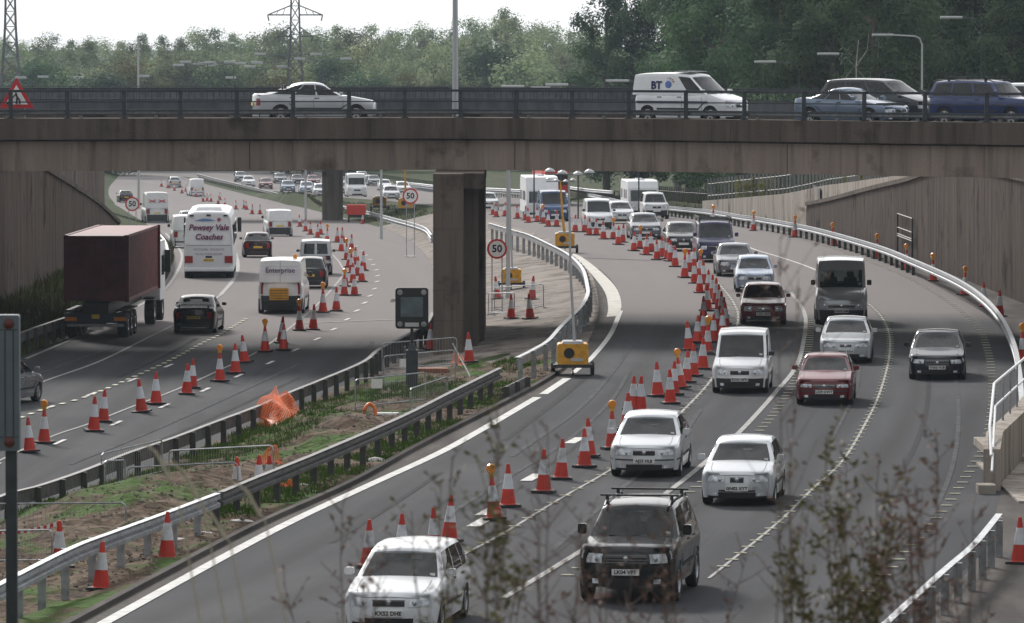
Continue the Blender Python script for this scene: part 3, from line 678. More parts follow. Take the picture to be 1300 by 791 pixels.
# metal ladder frame against the ribbed wall
lf = thing('ladder_frame', 'black metal ladder-like frame fixed upright against the ribbed wall', 'frame'); dd = 262
xa, xb = 1140, 1158
pa, pb = P(xa, 322, zR), P(xb, 331, zR); za = zR(dd)
A = Vector((e_WR(258)-.22, 258, 0)); B = Vector((e_WR(250)-.22, 250, 0))
da = 263.0
while (e_WR(da)-.2)*FPX/da+CX0 > 1140: da += .25
db = da
while (e_WR(db)-.2)*FPX/db+CX0 < 1158: db -= .25
A = Vector((e_WR(da)-.2, da, 0)); B = Vector((e_WR(db)-.2, db, 0))
ztp = HC-(271-45)*da/FPX
mb = MB()
for q in (A, B): MB().tube([(q.x, q.y, zR(q.y)), (q.x, q.y, ztp)], .05, 5).build('upright', M['black'], lf)
for zz in (ztp, ztp-.68, ztp-1.0, ztp-1.1): MB().tube([(A.x, A.y, zz), (B.x, B.y, zz)], .035, 5).build('rung', M['black'], lf)
# concrete block wall with handrail, right edge
cw = thing('parapet_wall', 'pale concrete end wall with white tubular handrail at the right edge of the picture', 'wall')
ca = [Vector((11.18, 134.6, 0)), Vector((11.45, 137, 0)), Vector((13.05, 147, 0)), Vector((14.6, 158, 0))]; mb = MB()
for a, b, ha, hb in ((ca[0], ca[1], 1.0, 1.25), (ca[1], ca[2], 1.25, 1.25), (ca[2], ca[3], 1.25, 1.25)):
    t = (b-a).normalized(); n = Vector((t.y, -t.x, 0))*.4; v = []
    for p, h in ((a, ha), (b, hb)): v += [(p.x, p.y, -.1), (p.x+n.x, p.y+n.y, -.1), (p.x+n.x, p.y+n.y, h), (p.x, p.y, h)]
    mb.add(v, [(0, 1, 2, 3), (7, 6, 5, 4), (0, 4, 5, 1), (1, 5, 6, 2), (2, 6, 7, 3), (3, 7, 4, 0)])
mb.build('wall_block', M['conc_pale'], cw)
hr = [(11.25, 133.2, .95), (11.35, 134.8, 1.55), (11.72, 138, 2.35), (13.3, 148, 2.35), (14.8, 158, 2.35)]
MB().tube(hr, .035, 6).build('handrail', M['white'], cw)
MB().tube([(11.3, 133.6, .55), (11.45, 135, 1.05), (11.75, 138, 1.8), (13.3, 148, 1.8), (14.8, 158, 1.8)], .03, 6).build('handrail', M['white'], cw)
for q in (0.02, .3, .55, .8): 
    a = Vector(hr[2]).lerp(Vector(hr[3]), q); MB().tube([(a.x, a.y, 1.2), (a.x, a.y, 2.35)], .03, 6).build('handrail_post', M['galv'], cw)
MB().tube([(11.35, 134.9, 0), (11.35, 134.9, 1.55)], .03, 6).build('handrail_post', M['galv'], cw)
sl = MB(); sl.box(11.7, 17, 131, 143, -.05, .06); sl.box(12.2, 18, 143, 150, -.05, .2)
tag(sl.build('paved_slab', M['conc_pale']), kind='structure')
MB().box(10.98, 11.4, 133.6, 134.3, 0, .22).build('concrete_foot', M['conc_pale'], cw)
# ------------------------------------------------------------------ vehicles
def lp(a, b, t): return a+(b-a)*t
def text_mesh(s, size, name, m, parent, M4, shear=0, bold=0, ext=.004, align='CENTER'):
    cu = bpy.data.curves.new(name, 'FONT'); cu.body = s; cu.size = size; cu.align_x = align; cu.align_y = 'CENTER'; cu.shear = shear; cu.extrude = ext; cu.offset = bold; cu.resolution_u = 2
    o = bpy.data.objects.new('t', cu); COL.objects.link(o)
    dg = bpy.context.evaluated_depsgraph_get(); me = bpy.data.meshes.new_from_object(o.evaluated_get(dg)); bpy.data.objects.remove(o)
    me.transform(M4); me.materials.clear(); me.materials.append(m)
    r = bpy.data.objects.new(name, me); COL.objects.link(r)
    if parent is not None: r.parent = parent
    return r
def face_mat(origin, right, up):
    right = Vector(right).normalized(); up = Vector(up).normalized(); n = right.cross(up)
    m = Matrix(((right.x, up.x, n.x, origin[0]), (right.y, up.y, n.y, origin[1]), (right.z, up.z, n.z, origin[2]), (0, 0, 0, 1))); return m
KIND = dict(
 hatch=dict(L=4.0, W=1.68, H=1.43, prof=[(0, .70), (.03, .77), (.09, .83), (.25, .96), (.5, .97), (.96, .99), (1, .93)], gx=(.23, .42, .87, .975), ax=(.19, .81), wr=.30),
 saloon=dict(L=4.55, W=1.75, H=1.43, prof=[(0, .68), (.03, .75), (.09, .81), (.26, .95), (.55, .96), (.86, 1.01), (.985, 1.0), (1, .93)], gx=(.24, .41, .72, .86), ax=(.185, .79), wr=.31),
 coupe=dict(L=4.35, W=1.73, H=1.30, prof=[(0, .60), (.03, .66), (.09, .73), (.28, .88), (.6, .9), (.9, .96), (1, .92)], gx=(.28, .46, .62, .84), ax=(.2, .79), wr=.31),
 estate=dict(L=4.6, W=1.75, H=1.46, prof=[(0, .68), (.03, .75), (.09, .81), (.25, .95), (.55, .96), (.97, .98), (1, .92)], gx=(.23, .40, .92, .985), ax=(.185, .79), wr=.31),
 mpv=dict(L=4.7, W=1.82, H=1.68, prof=[(0, .74), (.03, .82), (.09, .9), (.2, 1.04), (.55, 1.05), (.98, 1.06), (1, 1.0)], gx=(.16, .36, .93, .99), ax=(.18, .80), wr=.32),
 fourx4=dict(L=4.7, W=1.85, H=1.83, prof=[(0, .98), (.02, 1.06), (.06, 1.1), (.25, 1.17), (.55, 1.18), (.98, 1.18), (1, 1.1)], gx=(.25, .37, .94, .985), ax=(.18, .80), wr=.38, gc=.32),
 smallvan=dict(L=4.15, W=1.72, H=1.82, prof=[(0, .74), (.03, .82), (.09, .90), (.2, 1.04), (.5, 1.05), (1, 1.05)], gx=(.19, .39, .985, 1.0), ax=(.18, .82), wr=.31, wt=.86),
 van=dict(L=4.95, W=1.95, H=2.0, prof=[(0, .85), (.03, .98), (.09, 1.08), (.15, 1.18), (.5, 1.2), (1, 1.2)], gx=(.13, .28, .985, 1.0), ax=(.19, .82), wr=.34, wt=.88),
 transit=dict(wtop=.68, L=5.2, W=1.97, H=2.4, prof=[(0, .92), (.03, 1.06), (.09, 1.22), (.16, 1.36), (.5, 1.38), (1, 1.38)], gx=(.155, .25, .985, 1.0), ax=(.17, .80), wr=.34, wt=.9),
)
PLATES = {}
def vehicle(kind, name, label, cat, col, loc, yaw, group=None, lod=2, plate=None, win='car', dark_bumper=False, intake=True, rack=None, view='front', scale=(1, 1, 1), **ov):
    s = dict(KIND[kind]); s.update(ov)
    L_, W_, H_ = s['L'], s['W'], s['H']; gc = s.get('gc', .19); prof = s['prof']; wr = s['wr']; wt = s.get('wt', .73)
    px_ = [p[0] for p in prof]; pz_ = [p[1] for p in prof]
    X = lambda t: L_/2-t*L_
    zt_ = lambda u: float(np.interp((1-u)/2, px_, pz_))
    ax = [X(a) for a in s['ax']]
    def arch(x):
        z = gc
        for a in ax:
            r = wr+.055; dx = abs(x-a)
            if dx < r: z = max(z, wr+math.sqrt(r*r-dx*dx)-.02)
        return z
    def hull(u, v, h):
        a = abs(u); sg = 1 if u > 0 else -1
        w_ = W_/2*(1-.16*max(0, (a-.72)/.28)**2.4)
        w_ *= (1-.05*(1-h)**2-.085*max(0, (h-.72)/.28)**2)
        z = lp(gc, zt_(u), h)+(.035*(1-v*v) if h > .95 else 0)
        x = u*L_/2
        e = max(0, (a-.7)/.3)**5
        x -= sg*e*(.25*abs(v)**3+.13*max(0, h-.45)**1.6*(1 if sg > 0 else .6)+.03*(1-h))
        if s.get('flat') and sg < 0: x = u*L_/2
        return Vector((x, v*w_, z))
    gx = [X(a) for a in s['gx']]   # ws base, roof front, roof rear, rear base
    def green(u, v, h):
        t = (u+1)/2
        hh = h
        x = lp(lp(gx[3], gx[2], hh), lp(gx[0], gx[1], hh**.92), t)
        a = abs(u); sg = 1 if u > 0 else -1
        wb = W_/2*.955*(1-.06*a**4); w2 = W_/2*wt*(1-.05*a**4)
        y = v*lp(wb, w2, h**1.25)*(1-.03*max(0, (h-.9)/.1))
        z0 = float(np.interp((L_/2-lp(gx[3], gx[0], t))/L_, px_, pz_))-.03
        zr = H_-.07*(max(0, u)**3)-.06*(max(0, -u)**3)
        z = lp(z0, zr, h)+(.045*(1-v*v)*(1 if h > .9 else 0))
        x -= sg*(max(0, (a-.5)/.5)**3)*.15*abs(v)**2.5*(1 if sg > 0 else .5)
        return Vector((x, y, z))
    root = thing(name, label, cat, loc, yaw, group)
    root.scale = scale
    P_ = pt(col) if isinstance(col, str) else col
    body = MB()
    def surf(mb, f, us, vs2, fixed, off=0):
        """fixed: ('v',val)|('u',val)|('h',val)"""
        g = []
        for a in us:
            r_ = []
            for b in vs2:
                arg = {'v': (a, fixed[1], b), 'u': (fixed[1], a, b), 'h': (a, b, fixed[1])}[fixed[0]]
                r_.append(f(*arg))
            g.append(r_)
        n, m = len(us), len(vs2)
        if off:
            N = [[None]*m for _ in range(n)]
            cen = Vector((0, 0, H_*.45))
            for i in range(n):
                for j in range(m):
                    du = g[min(i+1, n-1)][j]-g[max(i-1, 0)][j]; dv = g[i][min(j+1, m-1)]-g[i][max(j-1, 0)]
                    k = du.cross(dv)
                    if k.length < 1e-9: k = Vector((0, 0, 1))
                    k.normalize()
                    ref = {'v': Vector((0, fixed[1], 0)), 'u': Vector((fixed[1], 0, 0)), 'h': Vector((0, 0, 1))}[fixed[0]]
                    if k.dot(ref) < 0: k = -k
                    N[i][j] = k
            g = [[g[i][j]+N[i][j]*off for j in range(m)] for i in range(n)]
        n0 = len(mb.v); mb.v += [tuple(p) for r_ in g for p in r_]; i_, j_ = (n-1)//2, (m-1)//2
        if off and (g[i_][j_+1]-g[i_][j_]).cross(g[i_+1][j_+1]-g[i_][j_]).dot(N[i_][j_]) > 0:
            mb.f += [(n0+i*m+j, n0+i*m+j+1, n0+(i+1)*m+j+1, n0+(i+1)*m+j) for i in range(n-1) for j in range(m-1)]; return
        if off:
            mb.f += [(n0+(i+1)*m+j, n0+(i+1)*m+j+1, n0+i*m+j+1, n0+i*m+j) for i in range(n-1) for j in range(m-1)]; return
        mb.f += [(n0+i*m+j, n0+i*m+j+1, n0+(i+1)*m+j+1, n0+(i+1)*m+j) for i in range(n-1) for j in range(m-1)]
    lin = lambda a, b, n: [a+(b-a)*k/n for k in range(n+1)]
    us = sorted(set([round(x, 4) for x in lin(-1, 1, 34)]+[-.985, .985, -.96, .96, -.93, .93]))
    hs = [0, .12, .3, .5, .7, .82, .9, .96, 1]
    def hull_side(u, v, h):
        p = hull(u, v, h); zb = arch(p.x); p2 = lp(max(gc, min(zb, zt_(u)-.12)), zt_(u), h); hh = (p2-gc)/max(.01, zt_(u)-gc)
        q = hull(u, v, min(1, max(0, hh))); q.z = p2; return q
    for v in (-1, 1): surf(body, hull_side, us, hs, ('v', v))
    vv = [-1, -.95, -.85, -.6, -.3, 0, .3, .6, .85, .95, 1]
    for u in (-1, 1): surf(body, hull, vv, hs, ('u', u))
    cab = lod >= 1
    def surf_h(mb, f, us_, vs_, fixed, holes):
        n0 = len(mb.v); m_ = len(vs_)
        for a in us_:
            for b in vs_:
                mb.v.append(tuple(f(*{'v': (a, fixed[1], b), 'u': (fixed[1], a, b), 'h': (a, b, fixed[1])}[fixed[0]])))
        for i in range(len(us_)-1):
            for j in range(m_-1):
                ca, cb_ = (us_[i]+us_[i+1])/2, (vs_[j]+vs_[j+1])/2
                if any(h[0] < ca < h[1] and h[2] < cb_ < h[3] for h in holes): continue
                mb.f.append((n0+i*m_+j, n0+i*m_+j+1, n0+(i+1)*m_+j+1, n0+(i+1)*m_+j))
    uc0, uc1 = (gx[3]+.12)/(L_/2), (gx[0]-.22)/(L_/2)
    ush = sorted(set(us+[uc0, uc1]))
    surf_h(body, hull, ush, vv, ('h', 1), [(uc0, uc1, -.87, .87)] if cab else [])
    SIDES = {'car': [(-.86, -.34), (-.30, .25), (.30, .90)], 'hatch3': [(-.8, .02), (.08, .9)], 'van': [(.50, .95)], 'bus': [(-.9, -.45), (-.4, .1), (.15, .55), (.62, .93)], 'twin': [(-.85, -.35), (-.3, .3), (.36, .92)]}[win]
    wtop = s.get('wtop', .90); rb0 = .18 if kind in ('smallvan', 'van') else .08
    REAR = {'car': [(-.84, .84, rb0, .88)], 'bus': [(-.84, .84, rb0, .88)], 'twin': [(-.8, -.08, .12, .86), (.08, .8, .12, .86)]}.get(win, [])
    gh = [0, .15, .35, .55, .75, .88, .95, 1]; gu = [-1, -.93, -.8, -.5, -.2, .1, .4, .7, .85, .93, 1]
    sg_ = sorted(set(gu+[q for r_ in SIDES for q in r_])); hg_ = sorted(set(gh+[.10, .87]))
    for v in (-1, 1): surf_h(body, green, sg_, hg_, ('v', v), [(a, b, .10, .87) for a, b in SIDES] if cab else [])
    surf_h(body, green, sorted(set(vv+[-.9, .9])), sorted(set(gh+[.07, wtop])), ('u', 1), [(-.9, .9, .07, wtop)] if cab else [])
    surf_h(body, green, sorted(set(vv+[q for r_ in REAR for q in r_[:2]])), sorted(set(gh+[q for r_ in REAR for q in r_[2:]])), ('u', -1), REAR if cab else [])
    surf(body, green, gu, vv, ('h', 1))
    me = body.build('body', P_, root, smooth=True)
    bm = bmesh.new(); bm.from_mesh(me.data); bmesh.ops.remove_doubles(bm, verts=bm.verts, dist=.003); bmesh.ops.recalc_face_normals(bm, faces=bm.faces); bm.to_mesh(me.data); bm.free(); me.data.shade_smooth()
    me.data.set_sharp_from_angle(angle=R(38))
    # underbody
    iw = W_/2-.22
    MB().box(-L_/2+.2, L_/2-.3, -iw, iw, gc-.02, .8).box(-L_/2+.4, L_/2-.5, -W_/2+.14, W_/2-.14, gc+.28, .62).build('underbody', M['under'], root)
    GL, GS = (M['glass'], M['glass_side']) if cab else (M['glass_dark'], M['glass_dark'])
    if cab:
        bz = float(np.interp(.5, px_, pz_)); bh = s.get('bulk', gx[3]+.15 if win != 'van' else lp(gx[3], gx[0], .62)); iy = W_/2-.13
        it = MB(); zf = .82; it.add([(bh, -iy, zf), (gx[0]-.1, -iy, zf), (gx[0]-.1, iy, zf), (bh, iy, zf), (bh, -iy, bz-.03), (gx[0]-.1, -iy, bz-.06), (gx[0]-.1, iy, bz-.06), (bh, iy, bz-.03)], [(0, 1, 2, 3), (0, 1, 5, 4), (2, 3, 7, 6), (3, 0, 4, 7), (1, 2, 6, 5)])
        it.box(gx[0]-.55, gx[0]-.12, -iy, iy, bz-.14, bz-.035)
        if win == 'van': it.box(bh-.03, bh, -iy*.95, iy*.95, zf, H_-.12)
        io = it.build('interior', M['cabin'], root)
        sx0 = lp(gx[0], gx[1], .9)-.55 if kind != 'van' and kind != 'transit' else gx[0]-1.15
        rows_ = [sx0] if win == 'van' else [sx0, sx0-.95]
        for ri_, x_ in enumerate(rows_):
            if x_ < bh+.1: continue
            for y_ in (-.37, .37):
                st_ = MB(); st_.rbox(x_-.12, x_+.02, y_-.24, y_+.24, zf, bz+.20+.1*(H_ > 1.7), .06, 0, 3); st_.rbox(x_-.10, x_, y_-.13, y_+.13, bz+.23+.1*(H_ > 1.7), bz+.40+.1*(H_ > 1.7), .05, 0, 3); st_.build('seat', M['seat2'] if (len(label)+ri_) % 3 == 0 else M['seat'], io)
        sw = MB(); sw.tube([(gx[0]-.62+.08*math.sin(a), -.37+.18*math.cos(a)*1.0, bz+.02+.17*math.sin(a)) for a in np.linspace(0, 2*PI, 14)], .015, 4); sw.build('steering_wheel', M['black'], io)
        if lod >= 2 and view != 'rear':
            g_ = green(1, .78, .16); MB().box(g_.x-.012, g_.x-.004, g_.y-.045, g_.y+.045, g_.z-.04, g_.z+.05).build('tax_disc', M['plate_w'], root)
            g_ = green(1, 0, .80); MB().box(g_.x-.09, g_.x-.06, -.12, .12, g_.z-.03, g_.z+.03).build('rear_view_mirror', M['black'], root)
    # windows
    def patch(nm, f, a0, a1, n, b0, b1, m_, fixed, mt, off=.006, smooth=True, par=None):
        mb = MB(); surf(mb, f, lin(a0, a1, n), lin(b0, b1, m_), fixed, off); o = mb.build(nm, mt, par or root, smooth=smooth, fix=False); return o
    patch('windscreen', green, -.90, .90, 8, .07, wtop, 5, ('u', 1), GL, .003)
    for a, b, c_, d_ in REAR: patch('rear_window', green, a, b, 6, c_, d_, 5, ('u', -1), GL, .003)
    for v in (-1, 1):
        for a, b in SIDES: patch('side_window', green, a, b, 4, .10, .87, 4, ('v', v), GS, .003)
    if lod >= 2:
        for v in (-1, 1):    # shut lines and sill
            for a in ((.42, -.05) if win != 'van' else (.45, .05)):
                patch('door_seam', hull_side, a-.003, a+.003, 1, .03, .97, 6, ('v', v), M['black'], .002)
            patch('side_moulding', hull_side, -.45, .5, 8, .34, .42, 1, ('v', v), M['plastic'], .012)
            for a in (.0, -.4):
                p = hull_side(a, v, .88); MB().box(p.x-.09, p.x+.09, p.y-.02, p.y+.02, p.z-.015, p.z+.015).build('door_handle', M['plastic'], root)
    # wheels
    for i, a in enumerate(ax):
        for v in (-1, 1):
            y = v*(W_/2-.12); k = 18 if lod >= 1 else 10
            wh = MB(); wh.lathe([(wr*.62, -.10), (wr*.92, -.11), (wr, -.085), (wr, .085), (wr*.92, .11), (wr*.62, .10), (wr*.60, .03), (.01, .03)] if v > 0 else [(wr*.62, .10), (wr*.92, .11), (wr, .085), (wr, -.085), (wr*.92, -.11), (wr*.62, -.10), (wr*.60, -.03), (.01, -.03)], k, 'y', cap=False)
            wo = wh.build('wheel', M['rubber'], root, smooth=False, loc=(a, y, wr))
            if lod >= 1:
                rm = MB(); o_ = v*.085
                rm.lathe([(wr*.64, o_), (wr*.56, o_+v*.015), (wr*.53, o_-v*.03)], k, 'y', cap=False)
                for q in range(5):
                    an = q*2*PI/5+.3; c_, s_ = math.cos(an), math.sin(an); wv = .045
                    pts = [(-wv, .05), (wv, .05), (wv*.8, wr*.57), (-wv*.8, wr*.57)]
                    rm.add([(c_*b-s_*a_, o_, s_*b+c_*a_) for a_, b in pts], [(0, 1, 2, 3)])
                rm.lathe([(.065, o_+v*.012), (.01, o_+v*.014)], 10, 'y', cap=False)
                rm.build('rim', M['rim'], wo, fix=False)
    # front furniture
    bmp = M['plastic'] if dark_bumper else P_
    if dark_bumper:
        for u in (-1, 1):
            patch('bumper', hull, -1, 1, 10, .0, .50, 4, ('u', u), bmp, .012)
        for v in (-1, 1):
            patch('bumper', hull_side, .82, 1, 5, .0, .4, 3, ('v', v), bmp, .01); patch('bumper', hull_side, -1, -.84, 5, .0, .4, 3, ('v', v), bmp, .01)
    if view != 'rear':
        patch('bonnet_seam', hull, -.8, .8, 8, .955, .972, 1, ('u', 1), M['black'], .004)
        hl = s.get('hl', (.66, .95)); hv = s.get('hv', (.50, .97))
        for v in (-1, 1):
            mb = MB(); surf(mb, hull, lin(v*hv[0], v*hv[1], 4), lin(hl[0]+.03, hl[1], 3), ('u', 1), .012)
            surf(mb, hull, lin(.93, .985, 3), lin(hl[0]+.06, hl[1]-.03, 2), ('v', v), .008)
            h_ = mb.build('headlight', M['lens'], root, smooth=True, fix=False)
            if lod >= 2:
                q = hull(1, v*(hv[0]+.12), lp(*hl, .5)); MB().lathe([(.055, .0), (.05, .012), (.01, .016)], 10, 'x', (q.x+.006, q.y, q.z)).build('lamp', M['chrome'], h_)
        patch('valance_shade', hull, -1, 1, 8, 0, .09, 1, ('u', 1), M['black'], .008)  # black strip low on the bumper, self-shadow painted on
        patch('scuttle', green, -.92, .92, 8, .0, .068, 1, ('u', 1), M['black'], .006)
        gv = s.get('gv', .40); gh2 = s.get('grille', (.70, .93))
        gr = patch('grille', hull, -gv, gv, 6, gh2[0], gh2[1], 2, ('u', 1), M['black'], .010)
        if lod >= 1:
            q = hull(1, 0, lp(*gh2, .98)); MB().box(q.x-.01, q.x+.022, -gv*W_/2*.85, gv*W_/2*.85, q.z-.018, q.z+.012).build('trim', M['chrome'], gr)
            q = hull(1, 0, lp(*gh2, .6)); MB().lathe([(.055, 0), (.05, .01), (.01, .014)], 12, 'x', (q.x+.014, 0, q.z)).build('badge', M['chrome'], gr)
        if s.get('strip'):
            patch('bumper_strip', hull, -.98, .98, 8, .46, .52, 1, ('u', 1), M['plastic'], .02)
            for v in (-1, 1): patch('bumper_strip', hull_side, .80, .99, 3, .42, .48, 1, ('v', v), M['plastic'], .014)
        if s.get('slats'):
            for k_ in range(s['slats']):
                y_ = lp(-gv*.9, gv*.9, (k_+.5)/s['slats'])*W_/2; q = hull(1, y_/(W_/2), lp(*gh2, .5)); dz_ = (gh2[1]-gh2[0])*.42*(zt_(1)-gc); MB().box(q.x+.005, q.x+.02, y_-.008, y_+.008, q.z-dz_, q.z+dz_).build('slat', M['chrome'] if s['slats'] < 9 else M['plastic'], gr)
        if s.get('hslats'):
            for k_ in range(s['hslats']):
                q = hull(1, 0, lp(*gh2, (k_+.7)/(s['hslats']+.4))); MB().box(q.x+.0, q.x+.018, -gv*W_/2*.85, gv*W_/2*.85, q.z-.006, q.z+.006).build('slat', M['chrome'], gr)
        if s.get('round'):
            for v in (-1, 1):
                for y_ in (.55, .76): q = hull(1, v*y_, lp(*hl, .45)); MB().lathe([(.095, -.02), (.095, .01), (.08, .025), (.01, .03)], 14, 'x', (q.x, q.y, q.z)).build('headlamp', M['lens'], root)
        if s.get('twin'):
            for v in (-1, 1): patch('air_intake', hull, v*.12, v*.60, 3, .30, .37, 2, ('u', 1), M['black'], .016)
        for v in (-1, 1): patch('bonnet_crease', hull, v*.42-.006, v*.42+.006, 1, .955, .975, 1, ('u', 1), M['black'], .004)
        for v in (-1, 1):
            mb = MB()
            for k_ in range(7):
                u_ = lp(.93, gx[0]/(L_/2)+.02, k_/6); a_ = hull(u_, v*.80, 1)
                mb.v += [(a_.x, a_.y-.006, a_.z+.003), (a_.x, a_.y+.006, a_.z+.003)]
            mb.f = [(2*i, 2*i+1, 2*i+3, 2*i+2) for i in range(6)]; mb.build('bonnet_gap', M['black'], root, fix=False)
        if intake: patch('air_intake', hull, -.62, .62, 6, .07, .27, 2, ('u', 1), M['black'], .014)
        if lod >= 2 and not s.get('nofog'):
            for v in (-1, 1): patch('fog_lamp', hull, v*.68, v*.84, 2, .10, .24, 2, ('u', 1), M['lens'], .016)
        q = hull(1, 0, .44); pl = MB().box(q.x-.005, q.x+.028, -.26, .26, q.z-.057, q.z+.057).build('number_plate', M['plate_w'], root)
        if plate: text_mesh(plate, .105, 'characters', M['black'], pl, face_mat((q.x+.03, 0, q.z), (0, 1, 0), (0, 0, 1)), bold=.003)
        if lod >= 2:
            for a in (-.15, .42):
                g0, g1 = green(1, a, .08), green(1, a-.42, .13); MB().tube([g0+Vector((.03, 0, 0)), g1+Vector((.03, 0, .0))], .012, 4).build('wiper', M['black'], root)
    if view != 'front':
        tl = s.get('tl', (.55, .9)); tv = s.get('tv', (.72, .99))
        for v in (-1, 1):
            mb = MB(); surf(mb, hull, lin(v*tv[0], v*tv[1], 3), lin(tl[0], tl[1], 3), ('u', -1), .012)
            surf(mb, hull, lin(-.985, -.94, 2), lin(tl[0], tl[1], 2), ('v', v), .008)
            mb.build('tail_light', M['redlens'], root, smooth=True, fix=False)
        q = hull(-1, 0, s.get('ph', .62)); pl = MB().box(q.x-.022, q.x+.01, -.26, .26, q.z-.057, q.z+.057).build('number_plate', M['plate_y'], root)
        if plate: text_mesh(plate, .105, 'characters', M['black'], pl, face_mat((q.x-.024, 0, q.z), (0, -1, 0), (0, 0, 1)), bold=.003)
        patch('bumper', hull, -.97, .97, 6, .22, .30, 1, ('u', -1), M['plastic'], .014)
    # mirrors
    for v in (-1, 1):
        p = green(.93, v, .10); big = 1.5 if kind in ('van', 'transit', 'fourx4') else 1
        mb = MB(); mb.rbox(p.x-.02, p.x+.10, min(v*(W_/2-.02), v*(W_/2+.15)), max(v*(W_/2-.02), v*(W_/2+.15)), p.z+.02, p.z+.02+.13*big, .035, 0, 2)
        mb.build('wing_mirror', P_ if not (dark_bumper or s.get('darkmirror')) else M['plastic'], root)
    if rack == 'bars':
        for x in (lp(gx[1], gx[2], .15), lp(gx[1], gx[2], .75)):
            mb = MB(); mb.box(x-.03, x+.03, -W_/2*.80, W_/2*.80, H_+.11, H_+.145)
            for v in (-1, 1): mb.box(x-.04, x+.04, v*W_/2*.66-.03, v*W_/2*.66+.03, H_-.05, H_+.12)
            mb.build('roof_bar', M['black'], root)
        for v in (-1, 1): MB().tube([(lp(gx[1], gx[2], t), v*W_/2*.66, H_+.03-(.08 if t in (0, 1) else 0)) for t in (0, .08, .5, .92, 1)], .02, 5).build('roof_rail', M['black'], root)
    if rack == 'rack':
        mb = MB(); x0, x1 = gx[2]+.15, gx[1]-.15
        for x in np.linspace(x0, x1, 8): mb.box(x-.02, x+.02, -W_/2*.82, W_/2*.82, H_+.1, H_+.14)
        for v in (-1, 1):
            mb.box(x0, x1, v*W_/2*.82-.02, v*W_/2*.82+.02, H_+.1, H_+.24)
            for x in (x0+.2, x1-.2): mb.box(x-.03, x+.03, v*W_/2*.78-.03, v*W_/2*.78+.03, H_-.08, H_+.1)
        for y in np.linspace(-.6, .6, 8): mb.tube([(x1, y, H_+.12), (x1-.02, y+.1, H_+.26)], .012, 4)
        mb.build('roof_rack', M['black'], root)
    root['_h'] = 0
    del root['_h']
    return root, dict(X=X, hull=hull, green=green, patch=patch, L=L_, W=W_, H=H_, hull_side=hull_side)
def at_front(px, py, L_, surf=zR, tan=tright):
    """place a vehicle coming towards us by the point where its front tyres meet the road"""
    p = P(px, py, surf); k = tan(p.y); t = Vector((k, 1, 0)).normalized()
    yaw = math.atan2(-t.y, -t.x); c = p+t*(L_/2-.6); c.z = surf(c.y)+.008; return c, yaw
def at_rear(px, py, L_, surf=zL, tan=tleft):
    p = P(px, py, surf); k = tan(p.y); t = Vector((k, 1, 0)).normalized()
    yaw = math.atan2(t.y, t.x); c = p+t*(L_/2-.7); c.z = surf(c.y)+.006; return c, yaw
def towards(kind, px, py, col, label, name='car', cat='car', **kw):
    L_ = kw.get('L', KIND[kind]['L']); c, y = at_front(px, py, L_); 
    return vehicle(kind, name, label, cat, col, c, y+kw.pop('dyaw', 0), view='front', **kw)
def away(kind, px, py, col, label, name='car', cat='car', **kw):
    L_ = kw.get('L', KIND[kind]['L']); c, y = at_rear(px, py, L_)
    return vehicle(kind, name, label, cat, col, c, y+kw.pop('dyaw', 0), view='rear', **kw)
# ---- coming towards us, nearest first
towards('fourx4', 799, 764, 'black', 'black off-road car with roof bars, nearest vehicle in the middle lanes', 'off_road_car', 'off-road car', rack='bars', W=1.9, L=4.7, H=1.78, plate='LK04 VPT', hv=(.58, .97), hslats=3, gv=.5, grille=(.66, .93))
towards('estate', 500, 804, 'white', 'white car at the bottom of the picture with little more than its roof in shot', plate='KX52 DHE', W=1.75, L=4.5)
towards('hatch', 820, 605, 'lsilver', 'silvery white hatchback with dark grille behind the cones, ahead of the black off-roader', plate='AJ55 HLB', strip=True, slats=15, gv=.36, hv=(.46, .97), hl=(.68, .94), W=1.74, L=4.5, H=1.45, gx=(.235, .41, .80, .95))
towards('hatch', 938, 641, 'lsilver', 'silvery white hatchback with twin black bumper slots, right of the black off-road car', plate='GN02 XYT', L=4.1, W=1.70, H=1.43, hv=(.42, .97), twin=True, gv=.22, hl=(.70, .95))
towards('smallvan', 940, 499, 'white', 'white small van with dark bumper beside the dense cones', 'small_van', 'van', dark_bumper=True, win='van', W=1.71, plate='EO53 NPX', L=4.3, H=1.82)
towards('saloon', 1047, 514, 'maroon', 'maroon older saloon with square headlights and black bumper line', W=1.67, plate='L329 OWT', L=4.3, H=1.40, hv=(.52, .99), hl=(.66, .88), strip=True, hslats=2, gv=.44, grille=(.68, .86))
towards('saloon', 1074, 461, 'silver', 'silver saloon directly behind the maroon saloon', W=1.74, L=4.55, plate='W541 KRA', hv=(.42, .98), hl=(.70, .90), gv=.26, grille=(.74, .90), hslats=1)
towards('saloon', 1190, 482, 'nblack', 'blue-black saloon alone in the outermost right lane', W=1.80, L=4.75, H=1.45, plate='YN05 VUB', hv=(.56, .99), hl=(.66, .93), gv=.48, grille=(.50, .92), hslats=3)
tr, q = towards('transit', 1068, 412, 'lsilver', 'silver high-roof minibus with black bumper and big mirrors', 'minibus', 'minibus', dark_bumper=True, win='bus', plate='HX03 LFM', W=1.97, nofog=True, gv=.60, hv=(.64, .98), grille=(.60, .80), hl=(.58, .86), hslats=2)
towards('hatch', 969, 412, 'maroon', 'dark red hatchback following the silver-blue small car', L=4.1, W=1.74, H=1.47, hv=(.60, .99), hl=(.60, .96), gv=.30, grille=(.60, .88), plate='LS56 ORT', hslats=2)
towards('hatch', 958, 371, 'sblue', 'pale silver-blue hatchback between the dark saloon and the dark red hatchback', L=4.0, W=1.66, H=1.48)
